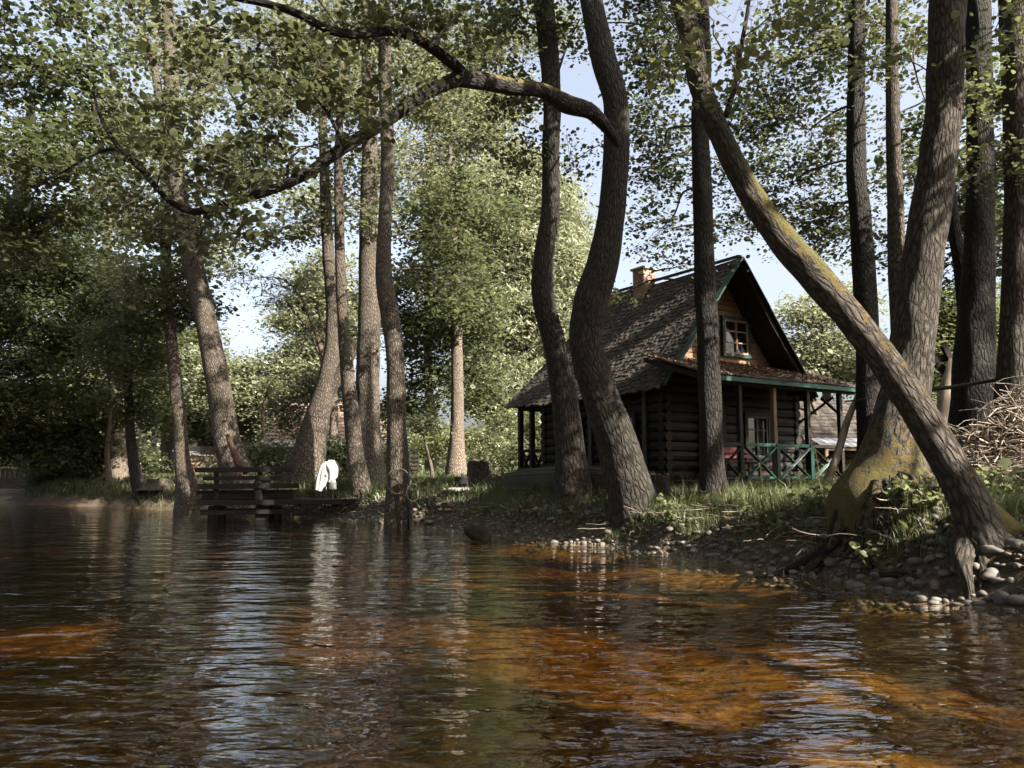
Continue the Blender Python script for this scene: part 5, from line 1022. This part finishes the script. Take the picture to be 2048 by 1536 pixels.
# white cloth on a stake, enamel can
cb = PG(652, 980, 25.2); ct_ = P(655, 926, 25.2)[2]; st = MB(); st.tube([cb, (cb[0], cb[1], ct_-.02)], [.02, .015], 6); so_ = tag(st.build('stake', M['polewood'], smooth=True), 'thin stake holding up the white cloth', 'stake')
VV, FF, nn_ = [], [], 0
for pth, rds in (((( 656, 925), (651, 934), (646, 950), (642, 966), (637, 981)), (4, 8, 9, 9, 7)), (((654, 924), (661, 933), (663, 943), (661, 953), (657, 964)), (5, 13, 13, 11, 3)), (((660, 926), (667, 936), (669, 948), (668, 957)), (4, 9, 8, 2))):
    p_, r_ = resample([P(a, b, 25.1) for a, b in pth], [q/F_PX*25.1 for q in rds], .02); v, f, th = tube_np(p_, r_, 30)
    v = v.reshape(len(p_), 30, 3); c_ = p_[:, None]; fold = 1+.27*np.sin(th*6+np.linspace(0, 3, len(p_))[:, None])+.08*np.sin(th*11+1); v = c_+(v-c_)*fold[..., None]*np.array([1, .45, 1])
    VV.append(v.reshape(-1, 3)); FF.append(f+nn_); nn_ += v.shape[0]*30
o = link('white_cloth', mesh_np('white_cloth', np.concatenate(VV), np.concatenate(FF), M['cloth'], True), None); tag(o, 'bright white cloth hung over a stake beside the garden plants', 'cloth')
cb = PG(666, 975, 24.9); ch_ = P(666, 979, 24.9)[2]-cb[2]; ct = empty('enamel_can', cb+[0, 0, ch_], 'small white enamel can upended on a short stick right of the cloth', 'can'); mb = MB(); mb.lathe([(0, 0), (.1, 0), (.105, .02), (.1, .22), (.07, .28), (.065, .3), (0, .3)], 16); mb.build('can_body', M['can'], ct, local=True, smooth=True)
st = MB(); st.tube([cb, cb+[0, 0, ch_+.01]], [.035, .025], 6); tag(st.build('stake', M['oldwood'], smooth=True), 'short dark stick carrying the enamel can', 'stake')
# canes leaning against the thickest trunk
for k, (a_, c_, r_) in enumerate((((714, 870), (724, 985), .045), ((709, 900), (734, 985), .022), ((720, 930), (716, 985), .02))):
    p0 = P(*a_, 25.3); p1 = P(c_[0], c_[1], 24.7); p1[2] = gz(p1[0], p1[1]); mb = MB(); mb.tube([p1, lerp(p1, p0, .5)+[.02, 0, 0], p0], [r_, r_*.9, r_*.7], 7)
    thing1('cane', mb, M['polewood'], ['thick pale stake leaning between the thin and the thickest trunk', 'thin cane crossing the thick stake by the middle trunks', 'short thin cane at the foot of the thin trunk'][k], 'stake', smooth=True)
# hoop and iron post at the kinked trunk
hc = P(797, 962, 21.1); mb = MB(); mb.tube([hc+np.array([.31*math.cos(a), -.02*math.sin(a), .33*math.sin(a)]) for a in np.linspace(0, 6.283, 33)], .008, 5, cap=False); thing1('wire_hoop', mb, M['wire'], 'pale wire hoop hanging on the kinked trunk at the water', 'hoop')
pb = P(818, 1040, 21.0); mb = MB(); mb.tube([(pb[0], pb[1], -.3), P(820, 990, 21.0), P(819, 945, 21.0)], [.045, .045, .04], 8); thing1('iron_post', mb, M['iron'], 'dark post standing in the water against the kinked trunk', 'post', smooth=True)
hc = P(826, 985, 20.9); mb = MB(); mb.tube([hc+np.array([.16*math.cos(a), .02*math.sin(a), .22*math.sin(a)]) for a in np.linspace(0, 6.283, 25)], .012, 5, cap=False); thing1('rusty_ring', mb, M['wire'], 'rusty oval ring hung on the dark post', 'ring')
# fire ring slab and pot
b = PG(918, 980, 22.2); V_, F_ = stone_shape(55, 3); V_ = V_*np.array([.42, .3, .16])+b+np.array([0, 0, .1]); tag(link('flat_boulder', mesh_np('flat_boulder', V_, F_, M['concrete'], True), None), 'pale flat boulder under the dark cooking pot', 'boulder')
pt = empty('cooking_pot', b+[.08, 0, .25], 'dark round cooking pot standing on the pale flat boulder', 'pot'); mb = MB(); mb.lathe([(0, 0), (.19, 0), (.2, .04), (.2, .2), (.21, .215), (.19, .22), (0, .235)], 20); mb.build('pot_body', M['iron'], pt, local=True, smooth=True)
mb = MB(); mb.lathe([(0, .23), (.02, .23), (.025, .3), (0, .31)], 8); mb.build('knob', M['iron'], pt, local=True)
for k, (px, s_) in enumerate(((878, .14), (886, .1), (945, .12), (968, .16), (1016, .11))):
    q = PG(px, 980, 22.0); V_, F_ = stone_shape(60+k, 2); tag(link('fire_ring_stone', mesh_np('fire_ring_stone', V_*s_+q, F_, M['stone'], True), None), 'pale stone in the row around the cooking place', 'stone', 'stones round the cooking place')
# red hose on a stake
b = PG(990, 980, 22.4); hs = empty('hose', b, 'red hose coiled in a loose arch over a stake near the boat', 'hose'); mb = MB()
for k in range(5): mb.tube([b+np.array([.24*math.cos(a)*(1+.05*k)-.05+RNG.normal(0, .006), .04*k-.1, .04+.30*math.sin(a)*(1+.03*k)]) for a in np.linspace(-.1, 3.3, 18)], .013, 6)
mb.build('hose_coil', M['redpaint'], hs, smooth=True)
mb = MB(); mb.bar(b+[.16, .12, 0], b+[.2, .12, .62], .07, .04); thing1('board_stake', mb, M['post'], 'small upright board behind the red hose', 'stake')
# ------------------------------------------------------------------ sheds
def cabin(label, loc, rz, w, l, h, rise, wall, roofm, over=.35, logs=9, parts=('door',), name='log_shed', cat='shed'):
    t = empty(name, loc, label, cat, rz=rz); mb = MB(); dz = h/logs
    for k in range(logs):
        z = dz*(k+.5)
        for a, b in (((-w/2-.1, -l/2), (w/2+.1, -l/2)), ((-w/2-.1, l/2), (w/2+.1, l/2)), ((-w/2, -l/2-.1), (-w/2, l/2+.1)), ((w/2, -l/2-.1), (w/2, l/2+.1))): mb.tube([(a[0], a[1], z), (b[0], b[1], z)], dz*.53, 8)
    mb.build('wall', wall, t, local=True)
    for s in (-1, 1):   # gable ends at x = +-w/2 ; ridge along x
        x = s*w/2; mb = MB(); mb.add([(x-.04, -l/2, h), (x-.04, l/2, h), (x-.04, 0, h+rise), (x+.04, -l/2, h), (x+.04, l/2, h), (x+.04, 0, h+rise)], [(0, 1, 2), (5, 4, 3), (0, 3, 4, 1), (1, 4, 5, 2), (2, 5, 3, 0)]); mb.build('gable', wall, t, local=True)
        mb = MB(); n = 14; m_ = 40; k_ = rise/(l/2); y1 = l/2+over
        for c in range(n):
            for q in range(m_):
                a = (c/n-.01)*y1; b = ((c+1)/n+.02)*y1; xa = -w/2-over+(w+2*over)*q/m_+.006; xb = xa+(w+2*over)/m_-.012; zz = RNG.uniform(0, .02)
                za, zb_ = h+rise-k_*max(a, 0)+.03, h+rise-k_*b+.075+zz; V_ = [(xa, s*max(a, 0), za), (xb, s*max(a, 0), za), (xb, s*b, zb_), (xa, s*b, zb_)]; V_ += [(x_, y_, z_-.03) for x_, y_, z_ in V_]
                mb.add(V_, [(0, 1, 2, 3), (7, 6, 5, 4), (0, 4, 5, 1), (1, 5, 6, 2), (2, 6, 7, 3), (3, 7, 4, 0)])
        mb.build('roof', roofm, t, local=True)
    if 'door' in parts: mb = MB(); mb.box((w*.2, -l/2-.13, .95), (.8, .05, 1.7)); mb.build('door', M['oldwood'], t, local=True)
    if 'window' in parts: mb = MB(); mb.box((-w*.22, -l/2-.13, 1.2), (.6, .05, .6)); mb.build('window', M['glass_dark'], t, local=True)
    return t
def gl(px, Y): p = P(px, 950, Y); return (p[0], p[1], gz(p[0], p[1]))
t = cabin('old cabin with a reddish tiled roof hidden behind the middle trunks', gl(690, 38.5), math.radians(-14), 5.6, 4.2, 1.75, 1.9, M['logwood'], M['clay'], .45, parts=('door', 'window'), name='tiled_cabin', cat='cabin')
mb = MB(); mb.add([(-3.2, -2.2, 1.75), (3.2, -2.2, 1.75), (3.2, -3.3, 1.45), (-3.2, -3.3, 1.45), (-3.2, -2.2, 1.71), (3.2, -2.2, 1.71), (3.2, -3.3, 1.41), (-3.2, -3.3, 1.41)], [(0, 3, 2, 1), (4, 5, 6, 7), (3, 7, 6, 2), (0, 1, 5, 4), (1, 2, 6, 5), (0, 4, 7, 3)]); mb.build('lean_to_roof', M['tin'], t, local=True)
cabin('sunlit honey-coloured log shed far behind the leaning trunk at left', gl(462, 50), math.radians(10), 2.6, 2.4, 2.1, .9, M['honey'], M['oldwood'], .25, 8)
cabin('small pale board hut at far left behind the thin trunks', gl(400, 47), math.radians(24), 1.7, 1.6, 1.35, .45, M['post'], M['concrete'], .2, 6)
t = cabin('long low log barn with dark shingle roof beyond the right lawn', gl(1800, 31), math.radians(4), 8.5, 4.0, 1.25, 1.6, M['post'], M['shingle'], .4, 6, name='log_barn', cat='barn')
mb = MB(); V_ = []; nn = 120
for a in range(nn+1):
    x = -4.6+9.2*a/nn; z = .02*math.cos(a/nn*2*math.pi*30); V_ += [(x, -2.35, 1.32+z), (x, -3.3, 1.0+z), (x, -2.35, 1.31+z-.01), (x, -3.3, .99+z-.01)]
mb.add(V_, [q for a in range(nn) for q in ((4*a, 4*a+1, 4*a+5, 4*a+4), (4*a+2, 4*a+6, 4*a+7, 4*a+3), (4*a+1, 4*a+3, 4*a+7, 4*a+5))]); mb.build('lean_to_roof', M['tin'], t, local=True)
mb = MB(); [mb.box((x, -3.2, .5), (.1, .1, 1.0)) for x in (-4.4, -1.5, 1.5, 4.4)]; mb.box((0, -3.2, .92), (8.9, .06, .12)); mb.build('lean_to_frame', M['post'], t, local=True)
# small crooked trees behind: the one on the right lawn, the one by the shed
for (lab, path, Y) in (('crooked bare-stemmed little tree on the far lawn seen through the porch', [(1652, 895, 12), (1645, 860, 10), (1634, 830, 9), (1622, 800, 8), (1615, 770, 6)], 30), ('crooked little tree in front of the far bushes left of the tiled cabin', [(540, 925, 16), (534, 890, 12), (526, 850, 9), (528, 815, 8), (536, 780, 6)], 38), ('thin crooked sapling on the grass left of the lone pale trunk', [(864, 945, 8), (858, 915, 6), (852, 890, 5), (845, 860, 4)], 28)):
    T.append(simple_tree('small_tree', lab, path, Y, M['bark_fine'], top=0, flare=.1, n=10, step=.12, blobs=[(path[-1][0], path[-1][1]-10, 26, 18, Y, 8)], leaf='leaf_mid', size=.1, per=40, spread=.3))
t = simple_tree('small_tree', 'many-stemmed young willow leaning left of the middle trunks against the sky', [(668, 800, 16, 31), (655, 740, 12), (640, 690, 9), (622, 640, 7), (600, 590, 5), (570, 560, 3)], 31, M['bark_fine'], top=0, flare=0, n=8, step=.12, blobs=[(570, 600, 60, 50, 31, 22), (600, 680, 60, 40, 31, 16), (500, 560, 50, 40, 31, 10), (620, 540, 50, 50, 31, 12)], leaf='leaf_mid', size=.12, shape=LANCE, per=40, spread=.36, extra=[([(660, 770, 9), (640, 710, 7), (618, 660, 5), (585, 620, 3)], 31), ([(664, 780, 8), (650, 700, 6), (640, 640, 4), (630, 600, 3)], 31.1)]); T.append(t)
# log bench on left bank, footbridge far left
p0 = P(-10, 975, 57); fb = empty('footbridge', (p0[0], p0[1], 0), 'small wooden footbridge over the river at the far left edge', 'bridge')
mb = MB(); mb.bar((p0[0]-3, 57, .95), (p0[0]+3.2, 57.5, .95), .2, 1.4, up=(0, 0, 1)); mb.build('deck', M['oldwood'], fb)
mb = MB(); mb.bar((p0[0]-3, 56.4, 1.85), (p0[0]+3.2, 56.9, 1.85), .1, .1); [mb.bar((p0[0]-3+k*.32, 56.4+k*.026, 1.0), (p0[0]-3+k*.32, 56.4+k*.026, 1.82), .05, .05) for k in range(20)]; mb.build('railing', M['post'], fb)
for x in (-2.4, 0, 2.6): mb = MB(); mb.bar((p0[0]+x, 57.1, -.5), (p0[0]+x, 57.1, .9), .25, .25); mb.build('pile', M['oldwood'], fb)
# boulders at the water edge under the diagonal trunk
for k, (px, py, Y, s_) in enumerate(((1985, 1180, 8.9, .15), (1920, 1165, 9.2, .10), (2040, 1215, 8.5, .14), (1720, 1135, 10.6, .12), (1870, 1195, 8.95, .1), (2035, 1160, 9.0, .12))):
    q = P(px, py, Y); q[2] = max(gz(q[0], q[1]), -.02)+s_*.2; V_, F_ = stone_shape(80+k, 3)
    tag(link('boulder', mesh_np('boulder', V_*s_*.85+q, F_, M['stone'], True), None), ['large grey boulder under the roots of the diagonal trunk', 'boulder tucked left of the diagonal trunk root', 'boulder at the right edge of the photo by the water', 'flat boulder below the dark root mound', 'small pale boulder in the sunny patch of stones', 'rear boulder behind the large one at the right edge'][k], 'boulder')
print('LEAVES', sum(getattr(t, 'nl', 0) for t in T))
